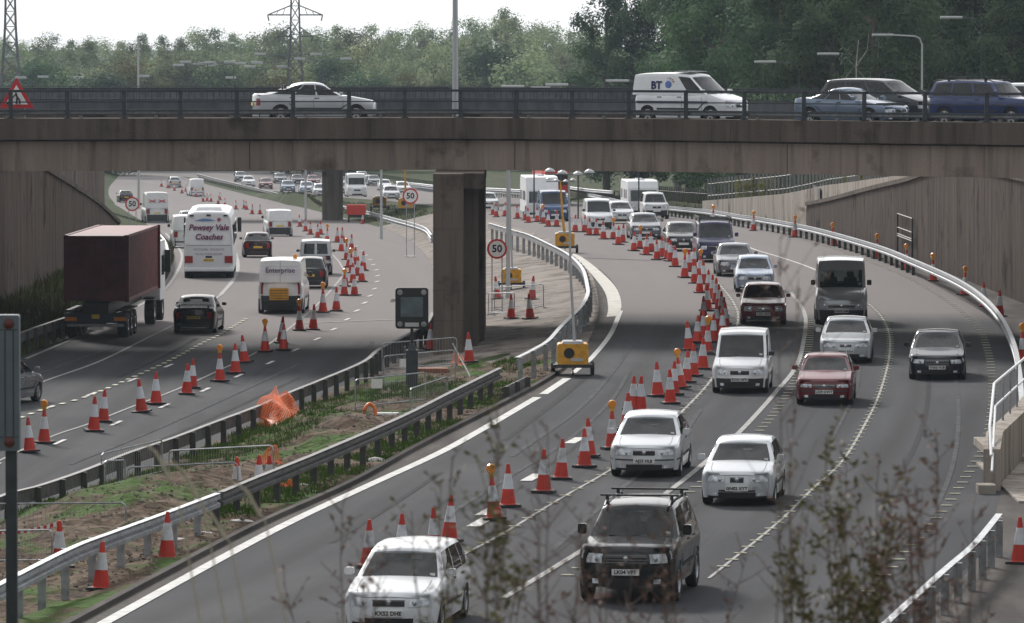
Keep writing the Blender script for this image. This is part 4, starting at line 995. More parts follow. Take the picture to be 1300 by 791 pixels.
towards('saloon', 934, 351, 'dsilver', 'dark silver saloon with round headlights behind the silver-blue hatchback', W=1.76, L=4.6, hv=(.46, .95), round=True, slats=7, gv=.3)
towards('van', 909, 333, 'purple', 'dark blue-violet van with a roof rack', 'van', 'van', rack='rack', win='van', W=1.9, L=4.8, H=1.95, hv=(.62, .97), gv=.5)
towards('hatch', 867, 319, 'darkgrey', 'dark grey hatchback with silver bonnet left of the violet van', W=1.73, L=4.2, H=1.46)
towards('hatch', 820, 304, 'dsilver', 'dark silver hatchback with headlights on, nearest the cones ahead of the white van', W=1.76, L=4.2, H=1.43)
towards('smallvan', 761, 291, 'white', 'small white van far up beside the cone row', 'small_van', 'van', win='van', W=1.75, lod=1, dark_bumper=True)
towards('hatch', 789, 284, 'silver', 'silver hatchback between the small white van and the caravan', W=1.68, lod=1)
towards('fourx4', 833, 278, 'white', 'white pickup-style off-roader towing a caravan', 'off_road_car', 'off-road car', W=1.8, lod=1, dark_bumper=True)
towards('van', 704, 281, 'blue', 'blue van towing a motorhome-sized white caravan', 'van', 'van', win='van', W=1.97, H=2.05, lod=1, hv=(.62, .97))
towards('hatch', 620, 267, 'silver', 'silver car half hidden behind the bridge pier', W=1.7, lod=1)
towards('hatch', 497, 254, 'silver', 'silver car right of the tall white van seen under the bridge', W=1.72, lod=1)
towards('hatch', 489, 242, 'white', 'white hatchback behind the silver car seen under the bridge', W=1.72, lod=1)
towards('transit', 453, 250, 'white', 'tall white van under the bridge beside the far pier', 'van', 'van', W=2.2, H=2.55, lod=1, win='van')
for i, (x, y, c_, l) in enumerate([(366, 244, 'lblue', 'blue car in the distant queue left of the far pier'), (390, 246, 'sblue', 'blue-grey car in the distant queue next to the far pier'), (338, 240, 'maroon', 'dull red car at the left end of the distant queue'), (408, 250, 'silver', 'silver car just left of the far pier'),
                                   (316, 237, 'white', 'white car leftmost in the distant queue'), (475, 236, 'dsilver', 'grey car top of the queue behind the tall white van'), (512, 246, 'white', 'white car right of the silver pair under the bridge'), (356, 233, 'dsilver', 'grey car in the back row of the distant queue'), (378, 235, 'black', 'black car in the back row of the distant queue'), (398, 236, 'maroon', 'red car in the back row of the distant queue'), (432, 238, 'blue', 'blue car just right of the far pier'), (460, 231, 'silver', 'silver car furthest up behind the tall white van'), (306, 231, 'dsilver', 'grey car at the far left tip of the distant queue'), (438, 247, 'dsilver', 'grey car touching the left side of the tall white van')]):
    towards('hatch', x, y, c_, l, lod=0, W=1.75)
# ---- going away
bs0, q = away('saloon', 248, 423, 'black', 'black saloon with a rear spoiler behind the coach', W=1.70, L=4.4, plate='N762 FGP')
MB().box(-q['L']/2+.02, -q['L']/2+.22, -.72, .72, 1.13, 1.165).box(-q['L']/2+.06, -q['L']/2+.16, -.6, -.54, 1.0, 1.14).box(-q['L']/2+.06, -q['L']/2+.16, .54, .6, 1.0, 1.14).build('spoiler', pt('black'), bs0)
q['patch']('trim', q['hull'], -.7, .7, 6, .06, .10, 1, ('u', -1), M['chrome'], .016)
b_, q = away('transit', 357, 398, 'white', 'white works van with an orange beacon and a yellow striped box at its rear doors', 'van', 'van', dark_bumper=True, win='van', W=1.97, H=2.3, plate='FP54 KSV', tl=(.55, .98), tv=(.90, 1))
q['patch']('door_seam', q['green'], -.006, .006, 1, .0, .97, 4, ('u', -1), M['plastic'], .004)
for z in (.35, .55, .75): q['patch']('door_seam', q['green'], -.9, .9, 6, z, z+.008, 1, ('u', -1), M['galv'], .004)
rx = -q['L']/2
text_mesh('Enterprise', .30, 'lettering', mat('txt', (.12, .05, .14), .5), b_, face_mat((rx-.004, 0, 1.86), (0, -1, 0), (0, 0, 1)), bold=.004)
yb = MB(); yb.rbox(rx-.34, rx-.02, -.36, .44, .62, 1.12, .04, 0, 2); ybo = yb.build('equipment_box', M['yellow'], b_)
for k in range(4): MB().box(rx-.35, rx-.342, -.33, .41, .68+k*.11, .70+k*.11).build('slat', M['plastic'], ybo)
MB().box(rx-.3, rx-.05, -.7, .7, .38, .60).build('step_frame', M['black'], b_)
bc = MB(); bc.lathe([(.09, 0), (.09, .05)], 10, 'z', (-1.2, -.55, 2.27)); bco = bc.build('beacon_base', M['black'], b_); MB().lathe([(.085, 0), (.08, .15), (.03, .19)], 12, 'z', (-1.2, -.55, 2.32)).build('beacon', M['amber'], bco)
away('hatch', 393, 366, 'darkgrey', 'dark grey hatchback squeezed between the works van and the silver van', W=1.68, L=3.95, H=1.46)
away('smallvan', 401, 349, 'silver', 'silver van-based estate with twin rear windows', 'estate_van', 'van', win='twin', W=1.72, H=1.8, tl=(.7, 1.0), dark_bumper=True)
away('saloon', 327, 327, 'dmaroon', 'very dark red saloon with cream rear window ahead of the works van', W=1.7, L=4.5, lod=1)
away('van', 355, 300, 'white', 'plain white panel van with black bumper, furthest of the vans near the left cones', 'van', 'van', win='van', dark_bumper=True, W=1.9, H=1.95, lod=1)
away('hatch', -10, 516, 'dsilver', 'blue-grey car at the left edge, partly hidden by the signal board', W=1.7, L=4.1, dyaw=-.12)
v_, q = away('transit', 199, 283, 'white', 'white van with red crossed emblems on its rear doors', 'van', 'van', win='van', W=2.15, H=2.7, L=5.5, dark_bumper=True, lod=1)
for y in (.42, -.42):
    for a in (-1, 1):
        mb = MB(); mb.tube([(-q['L']/2-.02, y-.3, 1.98-a*.12), (-q['L']/2-.02, y+.3, 1.98+a*.12)], .035, 4); mb.build('emblem', M['sign_red'], v_)
away('saloon', 160, 257, 'black', 'black saloon with white roof glare beyond the left fifty sign', W=1.75, lod=1)
away('van', 237, 315, 'white', 'white van mostly hidden on the coach\'s left', 'van', 'van', W=1.95, H=2.1, lod=1, win='van', darkmirror=True)
away('hatch', 240, 290, 'silver', 'silver car roof visible above the van in front of the coach', W=1.75, lod=1)
away('hatch', 275, 300, 'darkgrey', 'dark car hidden in front of the coach with only its roof showing', W=1.7, lod=1, H=1.5)
away('van', 250, 249, 'white', 'white van far up the left carriageway beside the cones', 'van', 'van', W=1.95, H=2.2, lod=0, win='van')
away('hatch', 222, 238, 'silver', 'small silver car furthest up the left carriageway', W=1.7, lod=0)
# ---- caravans
def caravan(px, py, W_, H_, L_, label, dist_from, name='caravan'):
    c, yaw = at_front(px, py, L_, zR); root = thing(name, label, 'caravan', c, yaw)
    sec = []
    for x, z in [(L_/2-.05, .45), (L_/2, 1.0), (L_/2-.06, 1.5), (L_/2-.28, 2.1), (L_/2-.75, H_-.08), (L_/2-1.3, H_), (-L_/2+.5, H_), (-L_/2+.12, H_-.2), (-L_/2, 1.2), (-L_/2+.05, .45)]: sec.append((x, z))
    mb = MB(); n = len(sec); ys = [-W_/2, -W_/2+.05, W_/2-.05, W_/2]
    vs_ = []
    for j, y in enumerate(ys):
        k = .0 if j in (1, 2) else .05
        for x, z in sec: vs_.append((x*(1-k*.4), y, z-(k if z > 2 else 0)))
    fs_ = [(j*n+i, j*n+(i+1) % n, (j+1)*n+(i+1) % n, (j+1)*n+i) for j in range(3) for i in range(n)]+[tuple(range(n))[::-1], tuple(range(3*n, 4*n))]
    mb.add(vs_, fs_).build('body', M['white'], root)
    def fq(z0, z1, y0, y1, off=.015):
        def xx(z): return float(np.interp(z, [.45, 1.0, 1.5, 2.1, H_-.08], [L_/2-.05, L_/2, L_/2-.06, L_/2-.28, L_/2-.75]))+off
        return [(xx(z0), y0, z0), (xx(z0), y1, z0), (xx((z0+z1)/2), y1, (z0+z1)/2), (xx((z0+z1)/2), y0, (z0+z1)/2), (xx(z1), y0, z1), (xx(z1), y1, z1)]
    MB().add(fq(1.15, 1.95, -W_/2+.2, W_/2-.2, .02), [(0, 1, 2, 3), (3, 2, 5, 4)]).build('front_window', M['glass'], root, fix=False)
    for v in (-1, 1):
        for x0, x1, z0, z1 in ((L_/2-1.9, L_/2-1.0, 1.3, 1.95), (-.3, .5, 1.3, 1.95), (-L_/2+.6, -L_/2+1.5, 1.3, 1.95)):
            MB().box(x0, x1, min(v*W_/2, v*(W_/2+.015)), max(v*W_/2, v*(W_/2+.015)), z0, z1).build('side_window', M['glass_side'], root)
    for v in (-1, 1): MB().lathe([(.31, -.09), (.32, 0), (.31, .09)], 16, 'y', (-.2, v*(W_/2-.1), .32)).build('wheel', M['rubber'], root)
    MB().box(-L_/2+.3, L_/2-.3, -W_/2+.25, W_/2-.25, .3, .5).build('chassis', M['under'], root)
    for x in (-1.2, 1.0): MB().box(x, x+.5, -.25, .25, H_, H_+.1, .05, .05).build('roof_light', M['white'], root)
    return root
caravan(816, 274, 2.3, 2.65, 5.8, 'white caravan behind the white off-roader', None)
caravan(688, 277, 2.3, 3.0, 6.0, 'large white caravan behind the blue van, near the pier', None)
# red lorry far behind
c, yaw = at_front(690, 262, 9, zR)
lo = thing('lorry', 'red lorry almost hidden behind the large white caravan', 'lorry', (c.x+1.5, c.y+70, zR(c.y+70)), yaw)
MB().box(-7, 4.2, -1.25, 1.25, 1.0, 4.0).build('trailer', M['red'], lo); MB().rbox(4.5, 6.4, -1.2, 1.2, .5, 3.2, .15, 1, 2).build('cab', M['red'], lo)
MB().box(6.38, 6.42, -1.05, 1.05, 1.7, 2.7).build('windscreen', M['glass'], lo); MB().box(6.3, 6.46, -1.2, 1.2, .45, .9).build('bumper', M['white'], lo)
for x in (5.5, -4, -5.4):
    for v in (-1, 1): MB().lathe([(.48, -.14), (.5, 0), (.48, .14)], 14, 'y', (x, v*1.05, .5)).build('wheel', M['rubber'], lo)
# ---- container lorry
c, yaw = at_rear(123, 428, 13.4); lr = thing('container_lorry', 'articulated lorry carrying a dark maroon shipping container, seen from behind', 'lorry', c, yaw+.01)
mc = mat('container', (.13, .018, .02), .55, .1, var=.35, scale=1.2, stretch=(1, 1, 2)); Lc = 12.2; W2 = 1.22; z0, z1 = 1.42, 4.0; xr = -7.0; xf = xr+Lc
mb = MB(); pr = []
x = xr+.16; k = 0
while x < xf-.16: pr.append((x, 0 if k % 4 in (0, 1) else .035)); x += .07; k += 1
for v in (-1, 1):
    vs_ = []
    for x, o_ in pr: vs_ += [(x, v*(W2-o_-.01), z0+.12), (x, v*(W2-o_-.01), z1-.1)]
    mb.add(vs_, [(2*i, 2*i+2, 2*i+3, 2*i+1) for i in range(len(pr)-1)])
mb.box(xr+.05, xf, -W2+.06, W2-.06, z0+.05, z1-.03)
for xx in (xr, xf-.16):
    for v in (-1, 1): mb.box(xx, xx+.16, v*W2-.08-(.08 if v > 0 else -.0)+0, v*W2+(.08 if v < 0 else 0), z0, z1)
for v in (-1, 1):
    mb.box(xr, xf, min(v*(W2-.1), v*W2), max(v*(W2-.1), v*W2), z0, z0+.14); mb.box(xr, xf, min(v*(W2-.1), v*W2), max(v*(W2-.1), v*W2), z1-.1, z1)
mb.build('container', mc, lr)
for v in (-1, 1):
    d_ = MB(); d_.box(xr-.03, xr+.03, min(v*.01, v*(W2-.1)), max(v*.01, v*(W2-.1)), z0+.12, z1-.1); d_.build('container_door', mc, lr)
    for y in (.28, .72): MB().tube([(xr-.06, v*y, z0+.05), (xr-.06, v*y, z1-.05)], .022, 5).build('lock_rod', mat('rodm', (.16, .05, .05), .5, .3), lr)
MB().box(xr, xf+.3, -.5, .5, .95, 1.4).build('chassis', M['black'], lr)
MB().box(xr+.05, xr+.2, -1.2, 1.2, .62, 1.0).build('rear_bar', mat('bluegrey', (.03, .035, .05), .6), lr)
MB().box(xr-.05, xr+.02, -1.1, 1.1, .48, .58).build('under_run_bar', M['steel'], lr)
for v in (-1, 1):
    MB().box(xr-.03, xr+.06, min(v*.72, v*1.18), max(v*.72, v*1.18), .70, .84).build('tail_light', M['amber'], lr)
MB().box(xr+.03, xr+.045, -.15, .15, .78, .95).build('number_plate', M['plate_y'], lr)
MB().box(xr+.03, xr+.04, -.3, .2, .35, .5).build('mud_flap', M['sign_white'], lr)
for x in (xr+1.0, xr+2.3, xr+3.6, 4.2, 7.4):
    for v in (-1, 1):
        wo = MB().lathe([(.3, -.2), (.47, -.2), (.5, -.14), (.5, .14), (.47, .2), (.3, .2), (.28, .1*v), (.01, .1*v)], 22, 'y', cap=False).build('wheel', M['rubber'], lr, loc=(x, v*.98, .5))
        MB().lathe([(.29, v*.14), (.2, v*.19), (.12, v*.1), (.01, v*.1)], 16, 'y', cap=False).build('rim', M['rim'], wo, fix=False)
    [MB().box(x-.55, x+.55, a_, a_+.45, 1.05, 1.1).build('mudguard', M['black'], lr) for a_ in (-1.2, .75)]
cb = MB(); cb.rbox(5.75, 7.9, -1.22, 1.22, .9, 3.3, .12, 1, 3); cb.build('cab', M['white'], lr)
MB().box(5.7, 6.9, -1.1, 1.1, 3.28, 3.7, .25, .1).build('wind_deflector', M['white'], lr)
for v in (-1, 1): MB().box(7.3, 7.5, min(v*1.25, v*1.5), max(v*1.25, v*1.5), 2.0, 2.9).build('wing_mirror', M['black'], lr); 
for v in (-1, 1): MB().box(6.4, 7.5, min(v*1.2, v*1.235), max(v*1.2, v*1.235), 1.9, 2.7).build('side_window', M['glass_side'], lr)
# ---- coach
c, yaw = at_rear(264, 353, 12); co = thing('coach', 'white coach with maroon lettering on its back', 'coach', c, yaw+.01)
Lh, W2, Hh = 12.0, 1.25, 3.45; mb = MB(); sec = [(-W2, .45), (-W2, 1.0), (-W2+.02, 2.0), (-W2+.10, Hh-.35), (-W2+.22, Hh-.12), (-W2+.5, Hh-.02), (0, Hh), (W2-.5, Hh-.02), (W2-.22, Hh-.12), (W2-.10, Hh-.35), (W2-.02, 2.0), (W2, 1.0), (W2, .45)]
xsr = [(-6, .965, .02), (-5.9, .99, .0), (-5.6, 1, 0), (5.6, 1, 0), (5.9, .98, 0), (6, .95, .05)]; vs_ = []
n = len(sec)
for x, k, dz in xsr:
    for y, z in sec: vs_.append((x+(.12*max(0, (z-1.8)/1.6) if x < -5.8 else 0), y*k, (z-.45)*(k if z > 2.5 else 1)+.45))
fs_ = [(i*n+k, i*n+(k+1) % n, (i+1)*n+(k+1) % n, (i+1)*n+k) for i in range(5) for k in range(n)]+[tuple(range(n))[::-1], tuple(range(5*n, 6*n))]
mb.add(vs_, fs_).build('body', M['white'], co, smooth=False)
for v in (-1, 1):
    for k in range(6): MB().box(-5.4+k*1.85, -3.7+k*1.85, min(v*(W2-.06), v*(W2+.008)), max(v*(W2-.06), v*(W2+.008)), 1.75, 2.75).build('side_window', M['glass_side'], co)
xb = lambda z: -6+.12*max(0, (z-1.8)/1.6)-.012
tm = mat('coachtxt', (.16, .02, .09), .5); tm2 = mat('coachtxt2', (.3, .25, .28), .5)
up = Vector((.12/1.6, 0, 1)); 
text_mesh('Pewsey Vale', .40, 'lettering', tm, co, face_mat((xb(2.62)-.01, 0, 2.62), (0, -1, 0), up), shear=.25, bold=.011, ext=.008)
text_mesh('Coaches', .40, 'lettering', tm, co, face_mat((xb(2.15)-.01, 0, 2.15), (0, -1, 0), up), shear=.25, bold=.011, ext=.008)
text_mesh('WILTSHIRE  HOLIDAYS', .15, 'lettering', tm2, co, face_mat((xb(1.5)-.01, 0, 1.52), (0, -1, 0), (0, 0, 1)), bold=.002)
text_mesh('Tel Fax 01672 562238', .15, 'lettering', tm2, co, face_mat((xb(1.3)-.01, 0, 1.29), (0, -1, 0), (0, 0, 1)), bold=.002)
em = MB(); em.add([(xb(3)-.015, .72, 2.96), (xb(3)-.015, .1, 2.94), (xb(3)-.015, -.35, 2.97), (xb(3)-.015, -.1, 3.04), (xb(3)-.015, .25, 3.08)], [(0, 1, 2, 3, 4)]); em.build('emblem', mat('emb', (.12, .25, .5), .5), co, fix=False)
MB().lathe([(.1, 0), (.09, -.012), (.01, -.014)], 12, 'x', (xb(3)-.012, -.52, 3.02)).build('emblem', mat('emb2', (.4, .08, .12), .5), co)
MB().box(-6.02, -6.0, -1.08, 1.08, .62, 1.72).build('engine_cover', mat('whiteish', (.70, .71, .73), .5), co)
MB().box(-6.03, -5.98, -1.12, 1.12, 1.72, 1.745).build('seam', M['steel'], co)
for v in (-1, 1):
    MB().box(-6.05, -5.95, min(v*.80, v*1.2), max(v*.80, v*1.2), .85, 1.2).build('tail_light', M['redlens'], co)
    MB().box(-5.95, -5.88, v*.85-.1, v*.85+.1, 3.18, 3.26).build('vent', M['black'], co)
    MB().box(6.0, 6.15, min(v*1.3, v*1.5), max(v*1.3, v*1.5), 2.0, 2.75).build('wing_mirror', M['black'], co)
MB().box(-5.95, -5.88, -.1, .1, 3.2, 3.28).build('vent', M['black'], co)
MB().box(-6.04, -6.02, -.26, .26, .93, 1.05).build('number_plate', M['plate_y'], co); text_mesh('P879 PWW', .1, 'characters', M['black'], co, face_mat((-6.043, 0, .99), (0, -1, 0), (0, 0, 1)))
MB().box(-6.04, -6.02, -.16, .16, 1.1, 1.2).build('badge', M['plastic'], co)
MB().rbox(-6.06, -5.7, -1.22, 1.22, .42, .62, .05, 1, 2).build('bumper', M['white'], co)
MB().box(-5.2, -3.6, -.7, .7, 3.4, 3.62, .2, .15).build('roof_unit', M['white'], co); MB().box(-1, 1, -.6, .6, 3.4, 3.55, .2, .15).build('roof_unit', M['white'], co)
MB().box(-5.9, 5.8, -1.0, 1.0, .25, .6).build('underbody', M['under'], co)
for x in (-3.4, 3.9):
    for v in (-1, 1): MB().lathe([(.3, -.2), (.48, -.2), (.5, -.14), (.5, .14), (.48, .2), (.3, .2)], 20, 'y', (x, v*1.03, .5), cap=True).build('wheel', M['rubber'], co)
for v in (-1, 1): MB().lathe([(.3, -.2), (.48, -.2), (.5, -.14), (.5, .14), (.48, .2), (.3, .2)], 20, 'y', (-4.9, v*1.03, .5), cap=True).build('wheel', M['rubber'], co)
# ---- on the bridge
def onbridge(kind, px, dy, col, label, name='car', cat='car', yaw=0, wpx=None, **kw):
    d = bd_d(px)+dy; x = (px-650)*d/FPX; k = (bfront(x+2)-bfront(x-2))/4; L_ = kw.get('L', KIND[kind]['L'])
    return vehicle(kind, name, label, cat, col, (x, d, 7.608), math.atan(k)+yaw, view='side', **kw)
onbridge('saloon', 399, 3.6, 'silver', 'silver saloon on the bridge, driving alone at the left', L=4.65, H=1.42, gx=(.25, .43, .66, .93), wt=.72)
bt, q = onbridge('smallvan', 878, 3.4, 'white', 'white works van with dark blue initials crossing the bridge', 'small_van', 'van', win='van', L=4.33, H=1.8, ax=(.19, .82), rack=None)
tb = mat('bt_blue', (.012, .016, .09), .5)
sy = -(1.72/2*.90)
def side_z(z): return -1.72/2*(.955+(.86-.955)*((z-1.02)/.78)**1.25)-.012
text_mesh('BT', .40, 'lettering', tb, bt, face_mat((-1.02, side_z(1.36)-.004, 1.36), (1, 0, 0), (0, .05, 1)), bold=.014, ext=.006)
MB().lathe([(.14, 0), (.12, -.012), (.01, -.016)], 16, 'y', (-.5, side_z(1.4), 1.40)).build('emblem', mat('bt_globe', (.12, .2, .5), .5), bt)
for k in range(4):
    a = .35+k*.45; MB().tube([(-.5+.2*math.cos(a), side_z(1.5)-.004, 1.44+.17*math.sin(a)), (-.5+.27*math.cos(a), side_z(1.55)-.004, 1.44+.22*math.sin(a))], .02, 4).build('emblem', mat('bt_o%d' % k, [(.5, .12, .1), (.6, .35, .1), (.35, .1, .3), (.4, .5, .6)][k], .5), bt)
MB().box(-1.85, 1.25, -.885, -.868, .72, .80).build('side_stripe', tb, bt)
MB().box(-.35, .35, -.6, .5, 1.86, 1.89).build('ladder', M['galv'], bt)
onbridge('coupe', 1081, 2.6, 'lblue', 'pale grey-blue coupe with rear wing nearest the railings', L=4.3)
onbridge('mpv', 1118, 6.6, 'darkgrey', 'dark grey people carrier behind the grey-blue coupe', 'people_carrier', 'people carrier', L=4.6, H=1.6)
onbridge('fourx4', 1257, 2.8, 'bblue', 'dark blue off-road estate with silver roof rails at the right end of the bridge', 'off_road_car', 'off-road car', L=4.5, H=1.60, rack='bars', wr=.34, gc=.26, prof=[(0, .86), (.02, .93), (.06, .97), (.25, 1.03), (.55, 1.04), (.98, 1.04), (1, .98)])
onbridge('estate', 1325, 7.0, 'silver', 'silver car leaving the picture beyond the dark blue off-road estate', L=4.5)
cp = bpy.data.objects
# ------------------------------------------------------------------ traffic cones
def make_cone(lit=False, lampm=None, seed=0):
    r = thing('traffic_cone', 'x', 'traffic cone')
    b = MB(); b.rbox(-.26, .26, -.26, .26, 0, .055, .05, 2, 2); b.build('base', M['rubber'], r)
    sec = lambda z: .185-.15*(z-.05)/.95
    MB().lathe([(.2, .055), (sec(.08), .08), (sec(.42), .42)], 14).build('lower_cone', M['cone_red'], r, smooth=False)
    MB().lathe([(sec(.42)+.004, .415), (sec(.77)+.004, .77)], 14).build('sleeve', M['cone_white'], r)
    MB().lathe([(sec(.77), .77), (sec(.98), .98), (.028, 1.0), (.01, 1.0)], 12).build('tip', M['cone_red'], r)
    if lit:
        l = MB(); l.rbox(-.06, .06, -.045, .045, .97, 1.06, .02, 2, 2); lo_ = l.build('lamp_body', M['black'] if False else M['yellow'], r)
        MB().lathe([(.10, -.05), (.115, 0), (.10, .05), (.02, .07)], 14, 'y', (0, 0, 1.15)).build('lens', M['amber'], lo_)
    return r
CP_, CL_ = make_cone(), make_cone(True); used = {id(CP_): False, id(CL_): False}
ORD = ['first', 'second', 'third', 'fourth', 'fifth', 'sixth', 'seventh', 'eighth', 'ninth', 'tenth', 'eleventh', 'twelfth', 'thirteenth', 'fourteenth', 'fifteenth', 'sixteenth', 'seventeenth', 'eighteenth', 'nineteenth', 'twentieth',
       'twenty-first', 'twenty-second', 'twenty-third', 'twenty-fourth', 'twenty-fifth', 'twenty-sixth', 'twenty-seventh', 'twenty-eighth', 'twenty-ninth', 'thirtieth', 'thirty-first', 'thirty-second', 'thirty-third', 'thirty-fourth', 'thirty-fifth', 'thirty-sixth', 'thirty-seventh', 'thirty-eighth', 'thirty-ninth', 'fortieth',
       'forty-first', 'forty-second', 'forty-third', 'forty-fourth', 'forty-fifth', 'forty-sixth', 'forty-seventh', 'forty-eighth', 'forty-ninth', 'fiftieth', 'fifty-first', 'fifty-second', 'fifty-third', 'fifty-fourth', 'fifty-fifth', 'fifty-sixth', 'fifty-seventh', 'fifty-eighth', 'fifty-ninth', 'sixtieth', 'sixty-first', 'sixty-second', 'sixty-third', 'sixty-fourth', 'sixty-fifth', 'sixty-sixth', 'sixty-seventh', 'sixty-eighth']
def cone_at(p, lit, label, group, rz=None):
    src = CL_ if lit else CP_
    if used[id(src)]: o = copy_tree(src)
    else: o = src; used[id(src)] = True
    o.location = p; o.rotation_euler = (R(rnd.gauss(0, 2.2)), R(rnd.gauss(0, 2.2)), rnd.uniform(-.5, .5) if rz is None else rz)
    k = rnd.uniform(.96, 1.04); o.scale = (k, k, k)
    o['label'] = label; o['group'] = group; return o
rc = [(645, 645), (628, 662, 1), (690, 627), (712, 610), (742, 595), (748, 582), (777, 572, 1), (795, 548), (799, 545), (803, 523), (813, 523), (835, 505), (851, 514), (855, 503), (865, 495, 1), (871, 487), (880, 479), (892, 470), (885, 437), (875, 446), (893, 430), (898, 451, 1), (905.5, 436), (910, 420), (918, 413), (915.6, 403), (913, 394), (909, 387),
      (904, 380), (898, 396), (899, 373), (888, 373), (882, 361), (887.5, 354, 1), (893, 362), (875.5, 346), (880, 341), (869, 354, 1), (857, 340), (851, 333), (847, 330), (841, 327), (834, 331), (827, 321), (820, 325), (812, 317, 1), (804.5, 320), (790, 309), (785, 312), (778, 305, 1), (766, 305), (757, 300), (748, 300), (742, 296), (730, 296), (706.5, 289), (696, 289), (690, 285, 1), (682, 283), (671, 284), (667, 281), (657, 279), (641, 276), (630, 277), (626, 274),
      (551, 705), (570, 689), (468, 722), (510, 716), (893, 410), (921, 420), (917, 430)]
rc.sort(key=lambda c: -c[1])
for i, c in enumerate(rc):
    cone_at(P(c[0], c[1]-1, zR)+Vector((0, 0, .02)), len(c) > 2, f'{ORD[i] if i < len(ORD) else "sixty-ninth"} cone from the bottom in the right carriageway\'s row' + (', amber lamp on top' if len(c) > 2 else ''), 'cones along the right-hand carriageway')
lc = [(38, 576), (56, 564, 1), (119, 549), (131, 537), (180, 525), (198, 515), (237, 502), (244, 494), (279, 486, 1), (299, 476), (311, 462), (336.5, 448, 1), (360, 446.5), (357, 437), (380, 421, 1), (397.4, 420), (410, 398, 1), (427, 396.5), (437, 376.5, 1), (450, 376.5), (459, 359), (454, 351), (447, 348, 1), (440, 331, 1), (446, 319), (433, 320), (428, 309), (435, 309), (415, 309, 1), (403, 303), (407, 299), (394, 299), (388, 295), (381, 289), (443, 341), (451, 337), (438, 365), (461, 345), (448, 360)]
lc.sort(key=lambda c: -c[1])
for i, c in enumerate(lc):
    cone_at(P(c[0], c[1]-1, zL)+Vector((0, 0, .02)), len(c) > 2, f'{ORD[i]} cone from the bottom in the left carriageway\'s row' + (', amber lamp on top' if len(c) > 2 else ''), 'cones along the left carriageway')
fc = [(330, 272), (320, 272), (313, 266.5), (310, 265), (299.6, 266), (285.6, 262), (279, 254), (277, 259), (268, 256), (263, 255.5), (258, 256), (231, 245.5), (221.5, 242), (213, 239), (236, 243), (249, 250), (205, 237)]
fc.sort(key=lambda c: -c[1])
for i, c in enumerate(fc): cone_at(P(c[0], c[1], zL)+Vector((0, 0, .02)), False, f'{ORD[i]} nearest of the tiny distant cones beyond the shadow strip on the left carriageway', 'distant cones on the left carriageway')
def med(px, py, h=0.0):
    """point on the median between the carriageways"""
    lo_, hi_ = P(px, py, zL), P(px, py, zR); best = None
    d = lo_.y
    for _ in range(20):
        x = (px-650)*d/FPX; z = zt(x, d); ra = ray(px, py); d = d+( (HC+ra.z/ra.y*d)-(z+h) )/(-ra.z/ra.y)*.8
    return PD(px, py, d)
for i, (x, y, l) in enumerate([(649, 405.5, 'cone nearest the pier among those on the hard standing, by the mesh barrier'), (673, 405.5, 'cone at the right end of the mesh barrier on the hard standing'), (631.5, 380, 'cone behind the mesh barrier under the middle fifty sign'), (675, 381, 'cone behind the mesh barrier, further right on the hard standing'),
                                (545.6, 445, 'cone close to the left foot of the pier beside the dark rail'), (595.7, 461, 'cone standing alone at the right foot of the pier'), (546, 366, 'small cone glimpsed left of the pier'), (457, 283, 'cone at the back of the red trailer')]):
    if i == 7: p = P(460, 284.5, zL)+Vector((0, 0, .02))
    elif i == 6: continue
    else: p = med(x, y)+Vector((0, 0, .03))
    cone_at(p, False, l, 'cones around the works on the median')
for i, (x, y, top, l) in enumerate([(301, 583, 1, 'cone in the pit left of the orange netting, tip showing'), (328, 583, 1, 'cone just left of the bunched orange netting'), (341, 580, 1, 'cone inside the bunched orange netting'), (76, 664, 1, 'cone holding the red and white tape, bottom left'), (212, 655, 1, 'cone behind the shiny rail with tape round it'), (128, 690, 1, 'cone whose tip shows behind the shiny rail, bottom left')]):
    p = med(x, y, .92); p.z -= .92; cone_at(p, False, l, 'cones around the works on the median')
# cones with lamps behind the outer rail
for i, (x, y) in enumerate([(899, 263), (950, 269), (1002, 276), (1052, 285), (1106, 299), (1144, 311), (1176, 324), (1215, 340), (1240, 353), (1259, 364), (1287, 416)]):
    p = P(x, y, zR, 1.15); p.z -= 1.15; lit = i not in (8, 9)
    cone_at(p+Vector((.3, 0, .0)), lit, f'{ORD[i]} cone from the far end of the row behind the outer rail below the wall', 'lamp cones behind the outer rail')
cone_at(P(1294, 716, zR), False, 'cone in the bottom right corner beside the pale rail end', 'cones by the pale rail end')
# ------------------------------------------------------------------ speed signs and boards
def disc_sign(px, py, surf, dia, label, ztop=None, d=None, txt='50', post_to=None, rz=0):
    p = PD(px, py, d); root = thing('speed_limit_sign', label, 'sign', (p.x, p.y, post_to), rz)
    h = p.z-post_to; r = dia/2
    f = MB().lathe([(r, .02), (r, -.01), (.01, -.01)], 36, 'y', (0, -.03, h)).build('rim_disc', M['sign_red'], root)
    MB().lathe([(r*.80, 0), (r*.80, -.008), (.01, -.008)], 36, 'y', (0, -.045, h)).build('face', M['sign_white'], root)
    text_mesh(txt, r*1.02, 'numerals', mat('sign_ink', (.01, .01, .03), .5), root, face_mat((0, -.056, h), (1, 0, 0), (0, 0, 1)), bold=r*.03)
    for x in (-.25*dia, .25*dia): MB().tube([(x, .02, 0), (x, .02, h+.1)], .025, 5).build('post', M['galv'], root)
    MB().box(-.35*dia, .35*dia, -.3, .35, 0, .06).build('foot', M['sand'], root)
    return root
def zmed(px, d): return zt((px-650)*d/FPX, d)
disc_sign(631, 316, None, .82, 'round fifty sign just right of the bridge pier', d=232, post_to=zmed(631, 232))
disc_sign(521, 249, None, .92, 'round fifty sign in front of the orange mast, left of the pier', d=330, post_to=zmed(521, 330))
